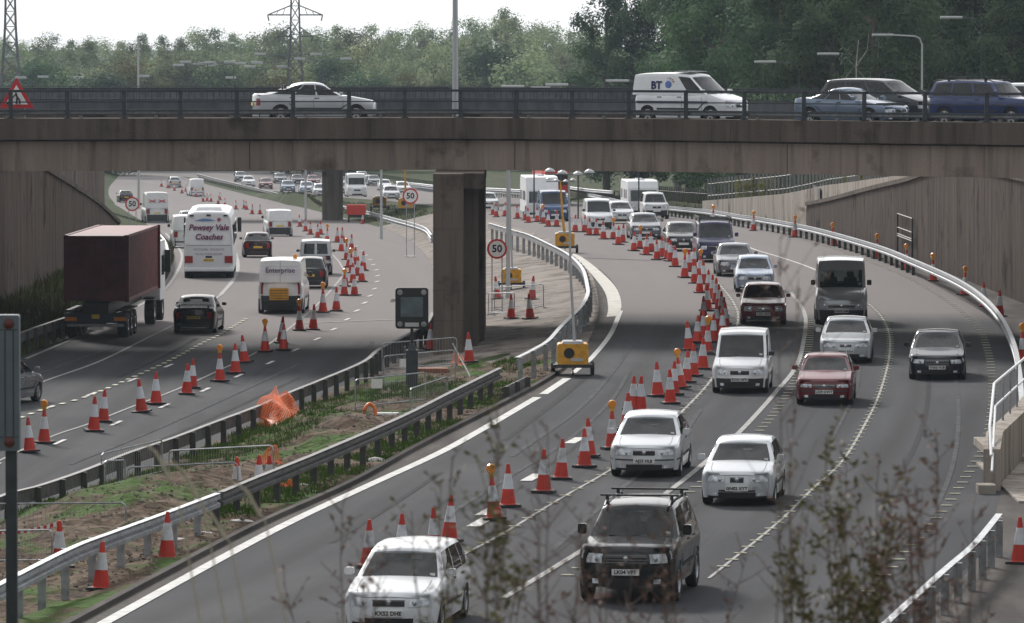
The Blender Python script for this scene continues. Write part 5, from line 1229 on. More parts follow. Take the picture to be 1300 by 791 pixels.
disc_sign(168, 259, None, 1.0, 'round fifty sign on the far left verge beside the white van with crosses', d=395, post_to=zL(395)+.1)
# roadworks triangle on the bridge
q = PD(21, 122, bd_d(21)+1.0); ts = thing('roadworks_sign', 'red triangular roadworks sign behind the railings at the left end of the bridge', 'sign', (q.x, q.y, 7.6))
def tri(r, c, y): return [(c+r*math.sin(a), y, r*math.cos(a)) for a in (0, 2*PI/3, 4*PI/3)]
hz = q.z-7.6-.05; rr = .74
def tri_mesh(r, y, z, m, name):
    v = [(r*math.sin(a), y, z+r*math.cos(a)) for a in (0, 2*PI/3, 4*PI/3)]; v2 = [(a, b+.015, c) for a, b, c in v]
    return MB().add(v+v2, [(0, 1, 2), (5, 4, 3), (0, 3, 4, 1), (1, 4, 5, 2), (2, 5, 3, 0)]).build(name, m, ts)
tri_mesh(rr, -.02, hz-.02, M['sign_red'], 'rim_plate'); tri_mesh(rr*.64, -.036, hz-.02, M['sign_white'], 'face')
mb = MB(); yk = -.045
for pts, r_ in (([(-.02, .16), (.03, .0), (.0, -.24)], .035), ([(.03, .02), (.12, -.1), (.12, -.24)], .03), ([(-.02, .12), (-.12, .02), (-.18, -.08)], .025), ([(-.06, .08), (-.14, -.02), (-.28, -.2)], .012)): mb.tube([(x, yk, hz+z) for x, z in pts], r_, 5)
mb.lathe([(.04, -.01), (.04, .01)], 10, 'y', (-.03, yk, hz+.21)); mb.add([(-.42, yk, hz-.25), (-.16, yk, hz-.25), (-.28, yk, hz-.14)], [(0, 1, 2)])
mb.build('symbol', M['black'], ts); 
for x in (-.3, .3): MB().tube([(x, .05, 0), (x, .03, hz)], .025, 5).build('leg', M['steel'], ts)
# camera/matrix signal beside the rail
q = med(523, 494); ms = thing('matrix_signal', 'small dark electronic matrix signal on a post left of the pier', 'signal', q); s_ = FPX/q.y
hz = (494-391)/s_; w_ = 42/s_/2; hh = 52/s_/2
MB().rbox(-w_, w_, -.06, .18, hz-hh, hz+hh, .1, 1, 4).build('housing', M['black'], ms)
MB().box(-w_*.68, w_*.68, -.075, -.058, hz-hh*.42, hz+hh*.55).build('screen', M['screen'], ms)
for a in (-1, 1):
    for b in (-1, 1): MB().lathe([(.09, 0), (.085, -.02), (.01, -.03)], 14, 'y', (a*w_*.72, -.06, hz+b*hh*.78)).build('lamp', M['steel'], ms)
MB().box(-w_*.42, w_*.42, -.07, -.058, hz-hh*.9, hz-hh*.70).build('plate', M['lampgrey'], ms)
MB().tube([(0, .05, 1.2), (0, .05, hz-hh)], .05, 8).build('pole', M['darkpaint'], ms)
MB().box(-.19, .19, -.14, .24, 0, 1.25).box(-.13, .13, -.08, .18, 1.25, 1.45, .06, .06).build('cabinet', M['darkpaint'], ms)
# big board at the left edge
dd = 58; s_ = FPX/dd; q = PD(12, 486, dd); zb_ = zt(q.x-.05, dd)
bs = thing('signal_board', 'grey signal board with red lamps, cropped by the left edge of the picture', 'signal', (q.x, q.y, zb_)); cz = q.z-zb_
x0, x1 = (-38-12)/s_, (25-12)/s_; hh = 86.5/s_
MB().rbox(x0, x1, -.05, .12, cz-hh, cz+hh, .02, 1, 2).build('panel', mat('boardgrey', (.10, .12, .14), .5, .1, var=.12, scale=2), bs)
for x in (x0+.06, -.04, .045): MB().box(x-.004, x+.004, -.056, -.05, cz-hh*.78, cz+hh*.78).build('rib', M['black'], bs)
MB().box(x0+.01, x1-.01, -.054, -.049, cz-hh*.80, cz-hh*.79).build('seam', M['black'], bs); MB().box(x0+.01, x1-.01, -.054, -.049, cz+hh*.78, cz+hh*.79).build('seam', M['black'], bs)
for b in (-1, 1):
    for x in (0.0, x0+.14): MB().lathe([(.055, 0), (.05, -.02), (.01, -.03)], 16, 'y', (x, -.05, cz+b*hh*.87+(.0))).build('lamp', mat('dullred', (.09, .018, .015), .4), bs)
MB().box(-.045, .07, .0, .1, 0, cz+hh*.5).build('post', M['darkpaint'], bs)
# ------------------------------------------------------------------ lighting towers
def tower(px, py, d, label, mast, vent=True, body=None, sc_=1.0, yaw=0):
    q = PD(px, py, d) ; q.z = zt(q.x, d) if d else q.z
    if abs(q.x-((px-650)*d/FPX)) < .5: pass
    r = thing('lighting_tower', label, 'lighting tower', q, yaw); r.scale = (sc_,)*3
    b = MB(); b.rbox(-.75, .75, -.9, .9, .55, 1.55, .12, 1, 3); b.build('housing', body or M['yellow'], r)
    MB().box(-.55, .55, -.85, .85, 1.53, 1.66, .1, .1).build('canopy', M['steel'], r)
    MB().lathe([(.26, 0), (.24, -.02), (.01, -.02)], 18, 'y', (-.18, -.9, 1.1)).build('vent', M['black'], r)
    MB().box(-.1, .5, -.915, -.9, .72, .86).build('decal', M['lampgrey'], r)
    MB().box(-.95, .95, -1.0, 1.0, .40, .56).build('chassis', M['plastic'], r)
    MB().tube([(0, -.9, .45), (0, -2.0, .4)], .05, 5).build('drawbar', M['black'], r)
    for v in (-1, 1): MB().lathe([(.2, -.1), (.31, -.09), (.33, 0), (.31, .09), (.2, .1)], 18, 'x', (v*.95, .0, .33)).build('wheel', M['rubber'], r)
    MB().lathe([(.1, -.04), (.14, 0), (.1, .04)], 12, 'x', (.0, -1.3, .15)).build('jockey_wheel', M['rubber'], r)
    kind, hgt, lean = mast
    mm = M['yellow'] if kind == 'y' else M['lampgrey']
    top = (lean, 0, hgt); ms_ = MB(); ms_.tube([(0 if kind == 'y' else .1, 0, 1.3), (lean*.5, 0, hgt*.5), top], .14 if kind == 'y' else .085, 6, .07 if kind == 'y' else .05); mo = ms_.build('mast', mm, r)
    if hgt > 4:
        MB().box(lean-1.1, lean+1.1, -.05, .05, hgt-.1, hgt-.02).build('crossbar', M['steel'], mo)
        for x, z in ((-.9, .15), (-.3, .05), (.45, .0), (1.0, .1)):
            l = MB(); l.lathe([(.05, .1), (.22, .0), (.25, -.08), (.22, -.1), (.02, -.1)], 12, 'z', (lean+x, -.05, hgt+z)); l.build('floodlight', M['lampgrey'], mo)
    return r
g = P(727, 478, zR); t1 = tower(727, 478, g.y+.8, 'yellow lighting tower parked on the edge line, nearest the camera', ('g', (478-224)/39.5/.66, -.2), sc_=.66); t1.location.z = 0
c2 = MB(); tower(718, 320, 268, 'yellow lighting tower with leaning yellow mast between the rail and the cones', ('y', 5.6, -.35), sc_=.66)
for o in [x for x in bpy.data.objects if x.name.startswith('lighting_tower')][-1:]: o.location = P(717, 321, zR)
tower(649, 343, 255, 'yellow lighting tower behind the middle fifty sign on the hard standing', ('g', 9.0, -.1), sc_=.6)
tower(515, 270, med(515, 271).y, 'orange lighting tower with lattice mast under the left-hand fifty sign', ('y', 8, -.1), sc_=.85)
tower(482, 267, med(482, 268).y, 'orange lighting tower second from the left, next to the red trailer', ('g', 8.5, .15), sc_=.85)
tr_ = P(452, 283, zL); rt = thing('trailer', 'small red trailer parked at the end of the bright rail', 'trailer', tr_+Vector((0, 1.5, 0)), 0); rt.scale = (.72, .8, 1.0)
MB().box(-1.1, 1.1, -1.5, 1.2, .7, 1.55, -.1, 0).build('body', M['red'], rt); MB().box(-1.0, 1.0, -1.4, 1.2, .45, .7).build('chassis', M['black'], rt)
for v in (-1, 1): MB().lathe([(.2, -.1), (.33, -.09), (.33, .09), (.2, .1)], 16, 'x', (v*.95, 0, .33)).build('wheel', M['rubber'], rt)
# ------------------------------------------------------------------ lamp columns
def lamp_column(px_base, d, zb0, ztop, arm, label, m=None, r=.09, double=False, head=.9, group=None, curved=True):
    x = (px_base-650)*d/FPX; root = thing('street_lamp', label, 'street lamp', (x, d, zb0), 0, group); h = ztop-zb0; m = m or M['lampgrey']
    MB().tube([(0, 0, 0), (0, 0, h*.3), (0, 0, h-.5 if curved else h)], r, 7, r*.65).build('column', m, root)
    for sgn in ((-1, 1) if double else (1,)):
        a = arm*sgn
        pts = [(0, 0, h-.6), (a*.08, 0, h-.15), (a*.25, 0, h), (a, 0, h+.08)] if curved else [(0, 0, h-.2), (a*.3, 0, h-.02), (a, 0, h+.15)]
        ar = MB().tube(pts, r*.55, 5).build('arm', m, root)
        s = 1 if a > 0 else -1
        MB().rbox(min(a, a+s*head), max(a, a+s*head), -.16, .16, h, h+(.17 if d < 700 else .34), .06, 0, 2).build('lantern', M['lampgrey'], ar)
    return root
q = bd_d(578)
ob = lamp_column(578, q+.9, 7.6, 18.5, -2.2, 'tall lamp column on the bridge rising out of the top of the picture', r=.125)
lamp_column(176, 640, far(640), HC-(47-45)*640/FPX, .0001, 'thin mast with a small head standing above the left trees', r=.17, head=.8, curved=False)
lamp_column(1170, 398, 1, HC-(46-45)*398/FPX, -2.0, 'curved street lamp in front of the dark trees above the silver and dark cars', r=.10, head=1.5)
lamp_column(1014, 396, 0, HC-(80-45)*396/FPX, -1.6, 'dim street lamp left of the curved one, its lantern over the railings', r=.05, head=1.5, m=M['darkpaint'])
lamp_column(1245, 360, 2, HC-(24-45)*360/FPX, -1.2, 'street lamp at the upper right, lantern high against the trees', r=.05, head=1.4, m=M['darkpaint'])
lamp_column(1085, 394, 0, HC-(70-45)*394/FPX, -1.1, 'street lamp with a pale lantern against the trees between the two dim lamps', r=.045, head=1.5, m=M['darkpaint'])
for i, (x, y, d) in enumerate([(34, 100, 838), (62, 99, 842), (106, 100, 846), (148, 101, 840), (190, 98, 850), (300, 100, 852), (672, 111, 400), (728, 109, 398), (705, 113, 404), (805, 104, 396)]):
    lamp_column(x+6, d, far(d)+1, HC-(y-45)*d/FPX, -.7, f'low street lamp {["by the left lattice pylon", "right of the left lattice pylon", "between the left pylon and the thin mast", "just left of the thin mast", "just right of the thin mast", "beyond the clustered lamps", "left of the dark grove, above the railings", "in front of the dark grove, left of the works van", "lowest of those before the dark grove", "touching the back of the works van"][i]}', r=.07, head=1.6, m=M['darkpaint'])
for i, (x, y, a) in enumerate([(264, 80, 2.4), (279, 82, 2.2), (297, 81, 2.6), (248, 84, 1.6), (366, 70, 3.3), (410, 76, 2.6), (338, 86, 1.6)]):
    d = 834+i*3; lamp_column(x, d, far(d)+1, HC-(y-45)*d/FPX, a, ['double-arm street lamp tallest of the close cluster left of the middle pylon', 'double-arm street lamp in the middle of the cluster', 'double-arm street lamp at the right of the cluster', 'double-arm street lamp at the left of the cluster', 'double-arm street lamp with long arms in front of the middle pylon', 'double-arm street lamp just right of the middle pylon', 'low double-arm street lamp left of the middle pylon'][i], r=.10, double=True, head=1.7, curved=False, m=M['darkpaint'])
for x, d, zt0, l in ((388, 470, 6, 'grey lamp column left of the far pier'), (645, 246, 5.5, 'grey lamp column rising behind the middle fifty sign'), (484, 400, 4, 'grey lamp column beside the silver car under the bridge')):
    lamp_column(x, d, zt((x-650)*d/FPX, d), zt0, -1.5, l, r=.11)
# ------------------------------------------------------------------ pylons
def pylon(px, d, ztop, wbase, label, arms):
    x = (px-650)*d/FPX; zb0 = far(d); root = thing('electricity_pylon', label, 'pylon', (x, d, zb0)); H = ztop-zb0; m = M['pylon_steel']
    wd = lambda z: float(np.interp(z/H, [0, .55, 1], [wbase, wbase*.33, wbase*.16]))
    mb = MB(); n = 17; zs = [H*(1-(1-k/n)**1.15) for k in range(n+1)]
    for a, b in ((-1, -1), (1, -1), (1, 1), (-1, 1)): mb.tube([(a*wd(z)/2, b*wd(z)/2, z) for z in zs], .11, 4)
    mb.build('leg_frame', m, root); mb = MB()
    for z0, z1 in zip(zs, zs[1:]):
        w0, w1 = wd(z0)/2, wd(z1)/2
        for f in range(4):
            def c(s, w): return [(s*w, -w), (w, s*w), (-s*w, w), (-w, -s*w)][f]
            A, B, C, D_ = c(-1, w0), c(1, w0), c(-1, w1), c(1, w1)
            mb.tube([(*A, z0), (*D_, z1)], .055, 3); mb.tube([(*B, z0), (*C, z1)], .07, 3); mb.tube([(*C, z1), (*D_, z1)], .07, 3)
    mb.build('lattice', m, root)
    for z, hw in arms:
        z -= zb0; mb = MB(); w = wd(z)/2
        for v in (-1, 1):
            mb.tube([(v*w, 0, z+1.4), (v*hw, 0, z)], .09, 4); mb.tube([(v*w, -w, z), (v*hw, 0, z)], .1, 4); mb.tube([(v*w, w, z), (v*hw, 0, z)], .1, 4)
            mb.tube([(v*hw, 0, z), (v*(hw-.2), 0, z-.9)], .1, 4)
            for t in (.35, .65): mb.tube([(v*lp(w, hw, t), 0, z), (v*lp(w, hw, t-.1), 0, z+1.4*(1-t))], .06, 3)
        mb.build('cross_arm', m, root)
    return root
def lp(a, b, t): return a+(b-a)*t
pylon(375, 850, 26, 4.4, 'lattice electricity pylon rising behind the silver saloon on the bridge', [(HC-(19-45)*850/FPX, 4.1), (HC-(46-45)*850/FPX, 2.6), (21, 4.7)])
pylon(14, 845, 28, 5.0, 'lattice electricity pylon at the left edge of the picture', [(24, 4.8)])
# ------------------------------------------------------------------ crowd-control barriers, netting, hoses
MESHM = mat('wiremesh', (.42, .43, .44), .5, .6)
def ped_barrier(a, b, label, h=1.0, m=None):
    """tubular barrier between two ground points"""
    a, b = Vector(a), Vector(b); v = b-a; l = math.hypot(v.x, v.y); root = thing('mesh_barrier', label, 'barrier', a, math.atan2(v.y, v.x), 'mesh barriers round the works'); m = m or M['galv']; r = .12; sl = v.z/max(l, .1)
    z = lambda x, q: q+sl*x
    MB().tube([(0, 0, z(0, .05)), (0, 0, z(0, h-r)), (.03, 0, z(0, h-.04)), (r, 0, z(r, h)), (l-r, 0, z(l, h)), (l-.03, 0, z(l, h-.04)), (l, 0, z(l, h-r)), (l, 0, z(l, .05))], .022, 5).build('frame', m, root)
    MB().tube([(0, 0, z(0, .18)), (l, 0, z(l, .18))], .02, 5).build('bottom_rail', m, root)
    mb = MB(); n = int(l/.12)
    for k in range(1, n): mb.tube([(l*k/n, 0, z(l*k/n, .18)), (l*k/n, 0, z(l*k/n, h))], .004, 3)
    mb.build('mesh_bars', MESHM, root)
    for x in (.2, l-.2): MB().tube([(x, -.3, z(x, .04)), (x, 0, z(x, .1)), (x, .3, z(x, .04))], .02, 4).build('foot', m, root)
    return root
for a, b, l, h in [((485, 475), (580, 468), 'mesh barrier behind the matrix signal post, nearest the pier', 1.05), ((487, 493), (578, 486), 'mesh barrier just in front of the first one by the pier, with a white notice', 1.05),
                   ((451, 524), (540, 514), 'mesh barrier standing over the grass behind the orange hose coil', 1.0), ((521, 528), (568, 512), 'mesh barrier end-on beside the dark rail, right of the hose coil', .8),
                   ((129, 626), (206, 607), 'mesh barrier running beside the dark rail at the top of the pit', 1.0), ((133, 640), (159, 638), 'narrow mesh panel turned towards the camera at the pit corner', 1.05),
                   ((162, 640), (302, 634), 'long mesh barrier lying across the front of the pit', .9), ((215, 617), (347, 612), 'long mesh barrier behind the pit, its top curving down by the netting', .9),
                   ((-10, 690), (160, 690), 'low barrier rail along the bottom left rubble', .9), ((-30, 722), (66, 722), 'white tube barrier in the bottom left corner', .8),
                   ((620, 402), (653, 402), 'mesh barrier right of the pier on the hard standing', .95), ((628, 396), (690, 392), 'mesh barrier behind, curving down beside the two cones', 1.0)]:
    pa_, pb_ = med(*a), med(*b); ped_barrier(pa_, pb_, l, h)
def notice(px, py, label):
    q = med(px, py, .6); MB().box(-.16, .16, -.02, 0, -.13, .13).build('notice_board', M['sign_white'], None, loc=q)
    tag(bpy.context.scene.objects[-1], label, 'notice')
for px, py, l in ((489, 487, 'small white notice on the barrier by the signal post'), (478, 489, ''), ):
    pass
for px, py, l in ((478.5, 487, 'white notice sheet fixed to the barrier over the grass'), (514, 461, 'small white notice tied to the barrier beside the signal cabinet')):
    q = med(px, py, .7); o = MB().box(-.17, .17, -.05, -.035, -.14, .14).build('notice', M['sign_white'], None, loc=q); tag(o, l, 'notice')
# orange netting: wire-like mesh sheets
def net(corners, nu, nv, name, label, sag=.15, th=.009):
    c = [Vector(p) for p in corners]; mb = MB(); rr_ = random.Random(len(label))
    ph = [rr_.uniform(0, 6) for _ in range(4)]
    def S(u, v):
        p = c[0]*(1-u)*(1-v)+c[1]*u*(1-v)+c[2]*u*v+c[3]*(1-u)*v
        return p+Vector((0, sag*math.sin(u*9+ph[0])*math.cos(v*5+ph[1]), sag*.5*math.sin(v*8+u*6+ph[2])))
    for i in range(nu+1): mb.tube([S(i/nu, j/nv) for j in range(nv+1)], th, 3)
    for j in range(nv+1): mb.tube([S(i/nu, j/nv) for i in range(nu+1)], th, 3)
    o = mb.build(name, M['netting'], None, fix=False); tag(o, label, 'netting'); return o
a, b, c_, d_ = med(330, 546), med(378, 549), PD(350, 490, med(352, 540).y), PD(326, 514, med(330, 545).y)
net([a, b, c_, d_], 20, 20, 'orange_netting', 'tall peak of orange plastic netting draped over the dark rail')
net([med(344, 547), med(396, 543), PD(366, 500, med(352, 540).y+.4), PD(348, 500, med(352, 540).y+.4)], 22, 18, 'orange_netting', 'second fold of orange netting spreading over the soil to the right')
net([med(294, 611), med(362, 594), PD(350, 566, med(345, 600).y), PD(318, 588, med(330, 603).y)], 18, 18, 'orange_netting', 'bunched orange netting round the sunken cones behind the dark rail')
net([med(352, 628), med(373, 626), PD(370, 612, med(365, 627).y), PD(354, 614, med(365, 627).y)], 9, 8, 'orange_netting', 'small scrap of orange netting in front of the dark rail')
net([med(572, 466), med(592, 462), PD(586, 452, med(586, 462).y), PD(576, 450, med(586, 462).y)], 9, 8, 'orange_netting', 'low heap of orange netting at the foot of the lone cone by the pier')
def hose(pts, r, label, m=None):
    o = MB().tube(curve_pts(pts, 5), r, 7).build('hose', m or M['orange'], None, smooth=True); tag(o, label, 'hose'); return o
q = med(469, 535); k = q.y/FPX
hose([q+Vector((-8*k, 0, .05)), q+Vector((-7*k, 0, 14*k)), q+Vector((0, .1, 22*k)), q+Vector((7*k, .1, 15*k)), q+Vector((7*k, 0, 3*k)), q+Vector((0, -.2, .1)), q+Vector((-5*k, -.3, 8*k))], .05, 'upright orange hose coil on the soil beside the purple plank')
q = med(205, 640); k = q.y/FPX
hose([q+Vector((-10*k, 0, 8*k)), q+Vector((0, 0, 15*k)), q+Vector((12*k, 0, 11*k)), q+Vector((20*k, 0, .1)), q+Vector((24*k, -.4, 0))], .05, 'orange hose arching out of the pit behind the shiny rail')
q = med(195, 636); o = MB().tube([q+Vector((-.3, 0, .1)), q+Vector((.35, 0, .12))], .14, 12).build('drain_pipe', M['black'], None); tag(o, 'short black drain pipe in the pit beside the orange hose', 'pipe')
q = med(470, 539); o = MB().box(-1.3, 1.0, -.08, .08, .06, .12).build('plank', mat('purple', (.12, .07, .3), .6), None, loc=q); o.rotation_euler = (0, .06, -.25); tag(o, 'purple plank on the soil under the orange hose coil', 'plank')
q = med(455, 533); o = MB().tube([(-1.6, 0, .25), (1.9, 0, .1)], .035, 5).build('pole', M['galv'], None, loc=q); o.rotation_euler = (0, 0, -.3); tag(o, 'long pale metal pole lying by the purple plank', 'pole')
q = med(492, 536); o = MB().box(-.35, .35, -.2, .2, 0, .28, .03, .08).build('bucket', M['sign_white'], None, loc=q); tag(o, 'white sheet-wrapped block right of the orange coil', 'block')
q = med(560, 468); o = MB().box(-1.0, .3, -.3, .3, .0, .18).build('board', M['wood'], None, loc=med(557, 474)); tag(o, 'rust-brown timber board left on the ground by the signal post', 'board')
o = MB().tube([med(575, 462)+Vector((0, 0, .7)), med(598, 483)+Vector((0, 0, .1))], .035, 5).build('pole', M['black'], None); tag(o, 'black pole leaning down from the mesh barrier near the pier', 'pole')
for i, (x, y, l) in enumerate([(226, 692, 'sandbag nearest the bottom under the shiny rail'), (247, 683, 'sandbag second up under the shiny rail'), (283, 664, 'sandbag at the last shiny rail post'), (306, 668, 'flattened sandbag right of the last shiny post'), (268, 672, 'sandbag between two shiny rail posts'), (385, 622, 'white bag under the dark rail'), (476, 588, 'small white scrap under the dark rail')]):
    q = med(x, y); w2 = .42 if i < 5 else .25; mb = MB()
    mb.lathe([(.02, .0), (w2, .02), (w2*1.05, .07), (w2*.7, .14), (.02, .17)], 14, 'z'); mb.v = [(a*(1+.25*math.sin(3*a+i)), b*.6, c) for a, b, c in mb.v]
    o = mb.build('sandbag', M['sand'], None, smooth=True, loc=q+Vector((0, 0, -.01))); tag(o, l, 'sandbag')
# red and white tape
a, b = med(-30, 672, .7), med(76, 664, .9); tp = thing('barrier_tape', 'red and white tape strung between barriers at bottom left', 'tape')
n = 26
for cidx, mt in ((0, M['sign_white']), (1, M['sign_red'])):
    mb = MB()
    for k in range(n):
        if k % 2 != cidx: continue
        p0_, p1_ = a.lerp(b, k/n), a.lerp(b, (k+1)/n); s0, s1 = -.12*math.sin(PI*k/n), -.12*math.sin(PI*(k+1)/n)
        v = [p0_+Vector((0, 0, s0-.04)), p1_+Vector((0, 0, s1-.04)), p1_+Vector((0, 0, s1+.04)), p0_+Vector((0, 0, s0+.04))]
        mb.add(v+[q+Vector((0, .004, 0)) for q in v], [(0, 1, 2, 3), (7, 6, 5, 4), (0, 4, 5, 1), (2, 6, 7, 3)])
    mb.build('band', mt, tp)
# stones and clods on the soil
st_ = MB(); rs = random.Random(3)
for _ in range(5000):
    d = rs.uniform(112, 185); a, b = e_ML(d)+.3, e_MR(d)-.4
    if b <= a: continue
    x = rs.uniform(a, b); t = (x-a)/(b-a); z = zL(d)*(1-t)+zR(d)*t+.04+soilbump(x, d, (x-e_ML(d))/(fMRk(d)-e_ML(d))); s = rs.uniform(.015, .06)*(1 if rs.random() < .93 else 1.8)
    v = [Vector((rs.uniform(.6, 1)*q[0], rs.uniform(.6, 1)*q[1], rs.uniform(.5, .9)*q[2]))*s+Vector((x, d, z)) for q in ((1, 0, 0), (-1, 0, 0), (0, 1, 0), (0, -1, 0), (0, 0, 1), (0, 0, -.6))]
    st_.add(v, [(0, 2, 4), (2, 1, 4), (1, 3, 4), (3, 0, 4), (2, 0, 5), (1, 2, 5), (3, 1, 5), (0, 3, 5)])
tag(st_.build('rubble', mat('stones', (.08, .062, .048), .9, col2=(.24, .2, .16), scale=2.5), fix=False), kind='stuff')
# ------------------------------------------------------------------ vegetation
def leaf_material(name, dark, light, haze=0, transl=.38):
    m = bpy.data.materials.new(name); m.use_nodes = True; N, K = nodes(m); b = N['Principled BSDF']; b.inputs['Roughness'].default_value = .75; b.inputs['Specular IOR Level'].default_value = .15
    f = noise_fac(m, .35, lo=.38, hi=.62, detail=3); c1 = mixcol(m, f, dark, light)
    oi = N.new('ShaderNodeObjectInfo'); hs = N.new('ShaderNodeHueSaturation'); mr = N.new('ShaderNodeMapRange'); mr.inputs[3].default_value = .6; mr.inputs[4].default_value = 1.6
    K.new(oi.outputs['Random'], mr.inputs[0]); K.new(mr.outputs[0], hs.inputs['Value']); m2 = N.new('ShaderNodeMapRange'); m2.inputs[3].default_value = .475; m2.inputs[4].default_value = .515
    ml = N.new('ShaderNodeMath'); ml.operation = 'FRACT'; mm = N.new('ShaderNodeMath'); mm.operation = 'MULTIPLY'; mm.inputs[1].default_value = 7.3; K.new(oi.outputs['Random'], mm.inputs[0]); K.new(mm.outputs[0], ml.inputs[0]); K.new(ml.outputs[0], m2.inputs[0]); K.new(m2.outputs[0], hs.inputs['Hue'])
    K.new(c1, hs.inputs['Color']); K.new(hs.outputs[0], b.inputs['Base Color'])
    tr = N.new('ShaderNodeBsdfTranslucent'); K.new(hs.outputs[0], tr.inputs[0]); ms = N.new('ShaderNodeMixShader'); ms.inputs[0].default_value = transl
    K.new(b.outputs[0], ms.inputs[1]); K.new(tr.outputs[0], ms.inputs[2]); K.new(ms.outputs[0], N['Material Output'].inputs[0]); return m
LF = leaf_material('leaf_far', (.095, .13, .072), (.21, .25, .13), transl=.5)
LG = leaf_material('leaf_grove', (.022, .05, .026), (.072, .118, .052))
LM = leaf_material('leaf_mid', (.035, .06, .025), (.085, .12, .05))
LY = leaf_material('leaf_yellow', (.12, .125, .035), (.2, .19, .06))
BARK = mat('bark', (.10, .085, .07), .9, var=.4, scale=3, stretch=(1, 1, .3)); BIRCH = mat('birch', (.34, .32, .29), .8, var=.5, scale=4, stretch=(1, 1, .4))
def leaves(mb, centres, n, size, spread, rs):
    vs_, fs_ = [], []; cen = sum((Vector(c) for c, _ in centres), Vector())/len(centres)
    for c, rad in centres:
        for _ in range(n):
            # point near the shell of the clump
            v = Vector((rs.gauss(0, 1), rs.gauss(0, 1), rs.gauss(0, 1))).normalized()*rad*(rs.random()**.45)*spread
            p = Vector(c)+v; s = size*rs.uniform(.6, 1.3)
            a = Vector((rs.gauss(0, 1), rs.gauss(0, 1), rs.gauss(0, .7))).normalized(); nrm = (v.normalized()*1.0+(p-cen).normalized()*.6+Vector((rs.gauss(0, 1), rs.gauss(0, 1), rs.gauss(0, 1)))*.32+Vector((0, 0, .25))).normalized()
            b = nrm.cross(a).normalized(); a = b.cross(nrm)
            k = len(vs_); vs_ += [p-a*s, p+b*s*.55, p+a*s, p-b*s*.55]; fs_.append((k, k+1, k+2, k+3))
    mb.add(vs_, fs_)
def crown_centres(h, w, base, rs, n, shape='round'):
    out = []
    for _ in range(n):
        t = rs.random(); z = base+(h-base)*t
        if shape == 'round': r = w*math.sqrt(max(0.02, 1-(2*t-1)**2*.92))
        elif shape == 'tall': r = w*(1-.75*t**1.6)*(.55+.45*min(1, t*5))
        a = rs.uniform(0, 2*PI); q = r*rs.uniform(.35, .92)
        out.append(((q*math.cos(a), q*math.sin(a), z), w*rs.uniform(.22, .42)))
    return out
def proto_tree(h, w, base, seed, mt, nclump, nleaf, size, shape='round', bark=None, limbs=6, name='tree', label='', group=None):
    rs = random.Random(seed); root = thing(name, label, 'tree', (0, 0, 0), 0, group)
    cc = crown_centres(h, w, base, rs, nclump, shape)
    tb = MB(); tb.tube([(0, 0, -1), (rs.uniform(-.2, .2), 0, h*.3), (rs.uniform(-.4, .4), rs.uniform(-.3, .3), h*.6), (0, 0, h*.9)], h*.022, 7, h*.006)
    for k in range(limbs):
        z = lp(base*.8, h*.7, rs.random()); c = min(cc, key=lambda q: abs(q[0][2]-z-1.5)+rs.uniform(0, 3))[0]
        tb.tube([(0, 0, z), (c[0]*.5, c[1]*.5, (z+c[2])/2+.4), c], h*.009, 5, h*.003)
    tb.build('trunk', bark or BARK, root); mb = MB(); leaves(mb, cc, nleaf, size, 1.0, rs); mb.build('crown', mt, root, fix=False)
    return root
FARG = 'trees of the wooded hillside beyond the bridge'
fl = ['hazy rounded tree in the wood beyond the bridge', 'hazy broad tree in the wood beyond the bridge', 'hazy narrow tree in the wood beyond the bridge', 'hazy domed tree in the wood beyond the bridge', 'hazy loose-crowned tree in the wood beyond the bridge']
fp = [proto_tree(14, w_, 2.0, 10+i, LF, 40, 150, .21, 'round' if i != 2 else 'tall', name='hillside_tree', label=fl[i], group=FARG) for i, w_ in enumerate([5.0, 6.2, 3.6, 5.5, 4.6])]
usedp = set()
def put(p, i, loc, s, rz, label=None, group=None):
    if id(p[i]) in usedp: o = copy_tree(p[i])
    else: o = p[i]; usedp.add(id(p[i]))
    o.location = loc; o.scale = (s*rnd.uniform(.9, 1.12), s, s*rnd.uniform(.95, 1.08)); o.rotation_euler = (0, 0, rz)
    if label: o['label'] = label
    if group: o['group'] = group
    return o
sky_x = [-60, 0, 60, 100, 180, 230, 260, 320, 400, 450, 500, 560, 600, 640, 670, 700, 740, 800]; sky_y = [50, 52, 50, 54, 50, 43, 38, 46, 38, 36, 43, 38, 34, 28, 34, 40, 38, 38]
rt_ = random.Random(5); bins = {}
def bandname(px): return ['left of the left-hand pylon', 'just right of the left-hand pylon', 'near the thin mast', 'between the thin mast and the middle pylon', 'behind the middle pylon', 'left of the tall bridge lamp column', 'right of the tall bridge lamp column', 'at the edge of the dark grove'][min(7, max(0, int((px+30)//100)))]
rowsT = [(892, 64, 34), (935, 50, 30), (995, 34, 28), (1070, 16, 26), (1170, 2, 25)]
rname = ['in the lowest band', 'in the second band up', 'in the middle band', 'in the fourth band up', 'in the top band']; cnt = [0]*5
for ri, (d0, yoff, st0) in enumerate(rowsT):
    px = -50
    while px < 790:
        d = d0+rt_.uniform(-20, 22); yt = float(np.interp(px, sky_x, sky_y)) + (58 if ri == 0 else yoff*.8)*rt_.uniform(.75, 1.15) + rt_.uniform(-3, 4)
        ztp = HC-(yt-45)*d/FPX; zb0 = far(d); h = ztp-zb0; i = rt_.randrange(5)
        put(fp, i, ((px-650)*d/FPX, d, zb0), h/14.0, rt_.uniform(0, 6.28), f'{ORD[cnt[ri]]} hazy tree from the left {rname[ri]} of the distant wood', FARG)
        cnt[ri] += 1; px += st0*rt_.uniform(.7, 1.25)
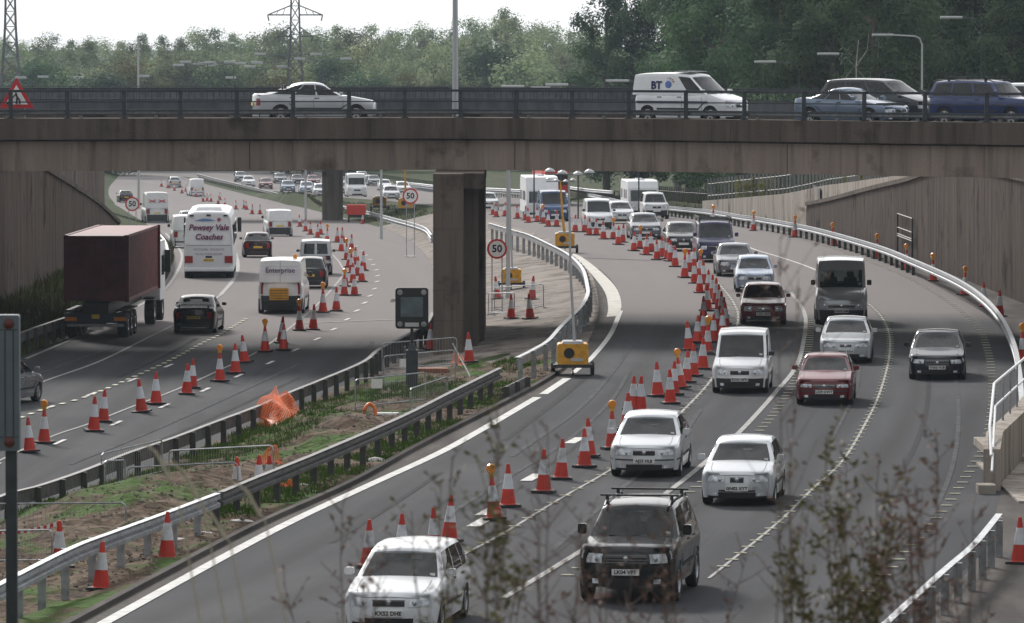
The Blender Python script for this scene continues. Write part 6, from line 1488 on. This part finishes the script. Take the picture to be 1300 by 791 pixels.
# tall pine on the skyline
put(fp, 2, ((637-650)*1150/FPX, 1150, far(1150)), (HC-(19-45)*1150/FPX-far(1150))/14, 1, 'tall thin tree poking above the skyline right of the bridge lamp column', FARG)
MIDG = 'nearer bushes and trees in front of the hillside'
midp = [proto_tree(9, 4.6, .8, 40+i, m_, 40, 150, .19, name='bushy_tree', label='x', group=MIDG) for i, m_ in enumerate([LG, LY, LF])]
for px, yt, d, i, l, s in [(617, 72, 860, 0, 'dark rounded tree right of the tall lamp column', 1.0), (172, 82, 880, 1, 'yellow-green rounded tree behind the thin mast', .9), (225, 90, 890, 2, 'pale low tree left of the lamp cluster', .8), (414, 84, 880, 0, 'dark bushy tree behind the silver saloon on the bridge', .9), (320, 96, 880, 2, 'low bush between the lamp cluster and the middle pylon', .6),
                          (10, 92, 880, 1, 'yellowish bush under the left-hand pylon', .7), (45, 96, 860, 0, 'dark low bush right of the left pylon foot', .6), (505, 93, 880, 1, 'yellow-green low tree left of the lamp column', .8), (560, 97, 860, 2, 'pale low bush just left of the lamp column', .6), (672, 84, 840, 2, 'green tree right of the dark rounded tree', .9), (100, 96, 890, 2, 'low pale bush left of the thin mast', .7), (460, 100, 840, 0, 'dark low bush in the middle above the railings', .6), (270, 98, 870, 0, 'dark low bush under the lamp cluster', .6), (140, 99, 840, 0, 'dark low bush beside the thin mast', .6), (365, 98, 850, 1, 'yellowish low bush under the middle pylon', .6)]:
    ztp = HC-(yt-45)*d/FPX; zb0 = far(d); put(midp, i, ((px-650)*d/FPX, d, zb0), (ztp-zb0)/9, rt_.uniform(0, 6), l, MIDG)
# the dark grove on the right
GG = 'tall trees of the dark grove on the right'
gp = [proto_tree(20, w_, 1.5, 60+i, LG, 62, 330, .19, 'tall' if i in (1, 3) else 'round', bark=BIRCH if i in (1, 3) else BARK, limbs=12, name='grove_tree', label='x', group=GG) for i, w_ in enumerate([5.2, 4.2, 6.0, 3.8])]
gx_ = [690, 712, 730, 750, 775, 800, 850, 900, 960, 1320]; gy = [80, 52, 30, 8, -4, -18, -30, -45, -60, -70]
gr_ = 0; loc_words = ['above the gap left of the works van', 'behind the works van', 'between the works van and the grey-blue coupe', 'above the grey-blue coupe', 'behind the curved street lamp', 'above the dark blue off-road estate']
gcn = [0]*4
for ri, (d0, st0) in enumerate([(425, 62), (470, 52), (520, 50), (585, 60)]):
    px = [735, 715, 700, 690][ri]
    while px < 1340:
        d = d0+rt_.uniform(-15, 15); x = (px-650)*d/FPX
        if x < e_RR(d)+7: px += 20; continue
        yt = float(np.interp(px, gx_, gy))+rt_.uniform(-4, 22); ztp = HC-(yt-45)*d/FPX; zb0 = zt(x, d); i = rt_.randrange(4)
        put(gp, i, (x, d, zb0), (ztp-zb0)/20, rt_.uniform(0, 6), f'{ORD[gcn[ri]]} tree from the left in the {["front", "second", "third", "back"][ri]} rank of the dark grove', GG); gr_ += 1; gcn[ri] += 1
        px += st0*rt_.uniform(.75, 1.2)
# thicket low at the foot of the grove, seen under the bridge
UB = 'bushes seen under the bridge'
for k, px in enumerate(range(735, 1060, 22)):
    d = 400+rt_.uniform(0, 30); x = (px-650)*d/FPX; x = max(x, e_RR(d)+5)
    put(midp, 0, (x, d, zt(x, d)-.2), rt_.uniform(.55, .8), rt_.uniform(0, 6), f'{ORD[k]} dark bush from the left beneath the bridge, behind the caravans and fence', UB)
for k, (px, d) in enumerate([(860, 378), (873, 384), (885, 392), (850, 388), (1002, 330), (1030, 318)]):
    x = max((px-650)*d/FPX, e_WR(d)+.9); o = put(midp, 1, (x, d, zt(x, d)-.1), .16 if k < 4 else .1, k, ['yellow weed clump left of the pale wing wall', 'second yellow weed clump by the wing wall end', 'yellow weed clump against the end of the wing wall', 'yellow weed clump nearest the white off-roader', 'yellow weed clump on top of the wing wall', 'yellow weed clump behind the fence on the wing wall'][k], 'weeds by the wing wall')
# bare trunks in the grove
for k, px in enumerate([1088, 1100, 1112, 1122, 1135, 1148, 1128, 1075]):
    d = 405+k*3; x = (px-650)*d/FPX; r_ = random.Random(k); zb0 = zt(x, d); h = r_.uniform(9, 12)
    tt = thing('bare_tree', ['bare pale trunk, leftmost but one of the thin ones behind the people carrier', 'bare pale trunk above the people carrier bonnet', 'forked bare trunk near the curved lamp', 'thin bare trunk left of the curved lamp', 'bare trunk under the curved lamp\'s lantern', 'rightmost bare trunk near the curved lamp column', 'leaning bare trunk behind the lantern', 'leftmost bare trunk behind the people carrier'][k], 'tree', (x, d, zb0), 0, 'bare trunks in the grove')
    pts = [(0, 0, 0)]; 
    for j in range(6): pts.append((pts[-1][0]+r_.uniform(-.3, .3), 0, pts[-1][2]+h/6))
    MB().tube(pts, .10, 5, .03).build('trunk', BIRCH, tt)
    b_ = MB()
    for j in range(7):
        z0 = pts[2+j % 4]; b_.tube([z0, (z0[0]+r_.uniform(-1, 1), r_.uniform(-.6, .6), z0[2]+1.2), (z0[0]+r_.uniform(-1.5, 1.5), 0, z0[2]+2.6)], .035, 4, .012)
    b_.build('branch', BIRCH, tt)
# ------------------------------------------------------------------ grass
def blades(name, spots, m, label=None):
    mb = MB(); rs = random.Random(11)
    for x, y, z, s in spots:
        for _ in range(3):
            a = rs.uniform(0, 2*PI); l = s*rs.uniform(.6, 1.3); w2 = s*.13; dx, dy = rs.uniform(-.4, .4)*l, rs.uniform(-.4, .4)*l; ox, oy = rs.uniform(-.12, .12), rs.uniform(-.12, .12)
            mb.add([(x+ox-math.cos(a)*w2, y+oy-math.sin(a)*w2, z-.02), (x+ox+math.cos(a)*w2, y+oy+math.sin(a)*w2, z-.02), (x+ox+dx, y+oy+dy, z+l)], [(0, 1, 2)])
    return tag(mb.build(name, m, fix=False), kind='stuff')
GR = mat('grass_blade', (.045, .10, .012), .8, col2=(.10, .16, .03), scale=.8, spec=.05); GR2 = mat('grass_dry', (.11, .10, .045), .85, col2=(.06, .08, .025), scale=.6, spec=.05)
rs = random.Random(21); sp = []
pat = []
for px, py, r_ in ((375, 548, 2.6), (330, 562, 2.2), (450, 508, 2.3), (500, 503, 2.2), (535, 500, 1.8), (300, 575, 2), (250, 600, 1.6), (190, 618, 1.8), (610, 498, 1.6), (590, 516, 1.5), (560, 545, 1.4), (520, 562, 1.4), (480, 580, 1.2), (420, 605, 1.2), (380, 620, 1.2), (100, 640, 2), (230, 580, 1.2), (310, 550, 1.6), (655, 462, 1), (340, 640, 1), (290, 660, .8)):
    q = med(px, py); pat.append((q.x, q.y, r_))
for x0, y0, r_ in pat:
    for _ in range(int(480*r_)):
        a = rs.uniform(0, 2*PI); q = r_*math.sqrt(rs.random()); x, y = x0+q*math.cos(a)*.8, y0+q*math.sin(a)*2.2
        if not (e_ML(y)+.2 < x < e_MR(y)-.25): continue
        t = (x-e_ML(y))/(fMRk(y)-e_ML(y)); z = zL(y)*(1-t)+zR(y)*t+.02+soilbump(x, y, t); sp.append((x, y, z, rs.uniform(.05, .15)))
blades('grass', sp, GR)
sp = []
for _ in range(9000):   # left bank
    d = rs.uniform(205, 372); a, b = e_WL(d)+.1, e_LL(d)-.5; x = rs.uniform(a, b); sp.append((x, d, zt(x, d)-.03, rs.uniform(.15, .5)))
for _ in range(2500):   # grass strip beyond the far pier
    d = rs.uniform(470, 700); x = e_ML(d)+rs.uniform(.8, max(1, min(9, e_MR(d)-e_ML(d)-1))); sp.append((x, d, zt(x, d)-.03, rs.uniform(.1, .25)))
for _ in range(1500):
    d = rs.uniform(372, 520); x = e_RR(d)+rs.uniform(.8, 9); sp.append((x, d, zt(x, d), rs.uniform(.2, .6)))
blades('grass', sp, GR2)
# ------------------------------------------------------------------ twiggy shrubs close to the camera
TW = mat('twig', (.10, .065, .05), .85, var=.3, scale=20); TL = mat('twig_leaf', (.07, .085, .025), .7, col2=(.15, .12, .05), scale=14, spec=.2); TB = mat('twig_brown', (.14, .07, .05), .8, var=.35, scale=30); TS = mat('straw', (.36, .32, .24), .9)
def shrub(px, ytop, d, label, seed, nst=7, spreadpx=50, leaf=TL, nleaf=10, lsize=.022, thick=.006, name='twiggy_shrub'):
    rs = random.Random(seed); x0 = (px-650)*d/FPX; zg = hill(d)-.1; ztop = HC-(ytop-45)*d/FPX; root = thing(name, label, 'shrub', (x0, d, zg)); tb, lb = MB(), MB(); hs_ = ztop-zg; sx = spreadpx*d/FPX
    for s in range(nst):
        h = hs_*(1 if s == 0 else rs.uniform(.72, .97)); ex = rs.uniform(-1, 1)*sx*(0.35 if s == 0 else 1); ey = rs.uniform(-.4, .4)
        pts = [Vector((rs.uniform(-.1, .1), rs.uniform(-.1, .1), 0))]
        for j in range(1, 9):
            t = j/8; pts.append(Vector((ex*t**1.5+rs.uniform(-.012, .012), ey*t+rs.uniform(-.01, .01), h*t)))
        tb.tube(pts, thick, 5, thick*.3)
        for j in range(16):
            t = rs.uniform(.62, 1); k = min(7, int(t*8)); b0 = pts[k].lerp(pts[k+1], t*8-k) if k < 8 else pts[-1]
            v = Vector((rs.uniform(-1, 1), rs.uniform(-1, 1), rs.uniform(.3, 1.3))).normalized()*rs.uniform(.05, .22)*hs_/2.2
            e = b0+v; tb.tube([b0, b0+v*.5+Vector((0, 0, -.005)), e], thick*.45, 4, thick*.2)
            for q in range(nleaf):
                c = b0.lerp(e, rs.uniform(.2, 1.05)); a = Vector((rs.gauss(0, 1), rs.gauss(0, 1), rs.gauss(.4, .6))).normalized(); b = a.cross(Vector((rs.gauss(0, 1), rs.gauss(0, 1), rs.gauss(0, 1)))).normalized(); sz = lsize*rs.uniform(.5, 1.2)
                c = c+a*sz; lb.add([c-a*sz, c+b*sz*.4, c+a*sz, c-b*sz*.4], [(0, 1, 2, 3)])
    tb.build('stem', TW, root)
    if nleaf: lb.build('foliage', leaf, root, fix=False)
    return root
shrub(1070, 560, 27, 'leafy shrub with green and reddish leaves, largest in the foreground at right', 1, 10, 75, TL, 8, .024)
shrub(1180, 565, 26, 'brown seed-headed shrub in the foreground left of the pale slab', 2, 8, 60, TB, 5, .02)
shrub(1010, 600, 27, 'low leafy shrub left of the largest foreground shrub', 3, 4, 45, TL, 4, .022)
shrub(1235, 640, 27, 'thin low shrub in the foreground near the bottom right rail', 4, 4, 40, TB, 3, .018)
shrub(630, 545, 25, 'leafy shrub in the foreground over the nearest cones', 5, 7, 60, TL, 6, .022)
shrub(560, 585, 26, 'sparse shrub in the foreground left of the leafy one over the cones', 6, 4, 55, TL, 3, .02)
shrub(700, 530, 24, 'bare twiggy shrub reaching up beside the middle cones', 7, 5, 50, TB, 2, .018)
shrub(870, 620, 27, 'faint bare shrub in front of the white hatchbacks', 8, 5, 80, TB, 2, .015)
shrub(990, 300, 24, 'single tall bare stem crossing the maroon saloon', 9, 2, 30, TB, 2, .018, .005)
shrub(430, 640, 26, 'low foreground shrub left of the white car roof', 10, 5, 70, TB, 3, .018)
shrub(770, 660, 26, 'low foreground shrub over the black off-road car', 11, 6, 60, TB, 3, .018)
shrub(1120, 620, 28, 'dense low brown shrub between the two large ones at right', 12, 5, 60, TB, 4, .02)
for k, (x, y0) in enumerate([(250, 585), (215, 560), (330, 610), (285, 640)]):
    d = 24; root = thing('grass_stalk', ['tall pale blurred grass stalk over the pit', 'leftmost pale grass stalk over the pit', 'pale grass stalk in front of the dark rail', 'lowest pale grass stalk near the white line'][k], 'grass stalk', ((x-650)*d/FPX, d, hill(d)-.1))
    hh = HC-(y0-45)*d/FPX-hill(d)+.1; MB().tube([(0.25, 0, 0), (.16, 0, hh*.6), (0.02, 0, hh*.92), (-.1, 0, hh)], .005, 4, .003).build('stem', TS, root); MB().tube([(.0, 0, hh*.93), (-.06, 0, hh*.98), (-.14, 0, hh*1.0)], .009, 5, .002).build('seed_head', TS, root)
# ------------------------------------------------------------------ air
HZ = True
if HZ:
    m = bpy.data.materials.new('air'); m.use_nodes = True; N, K = nodes(m); N.remove(N['Principled BSDF']); pv = N.new('ShaderNodeVolumePrincipled'); pv.inputs['Color'].default_value = (.72, .86, 1, 1); pv.inputs['Density'].default_value = .00007; pv.inputs['Anisotropy'].default_value = .3
    K.new(pv.outputs[0], N['Material Output'].inputs['Volume'])
    o = MB().box(-1000, 1000, -20, 5200, -14, 42).build('haze', m); o['kind'] = 'stuff'
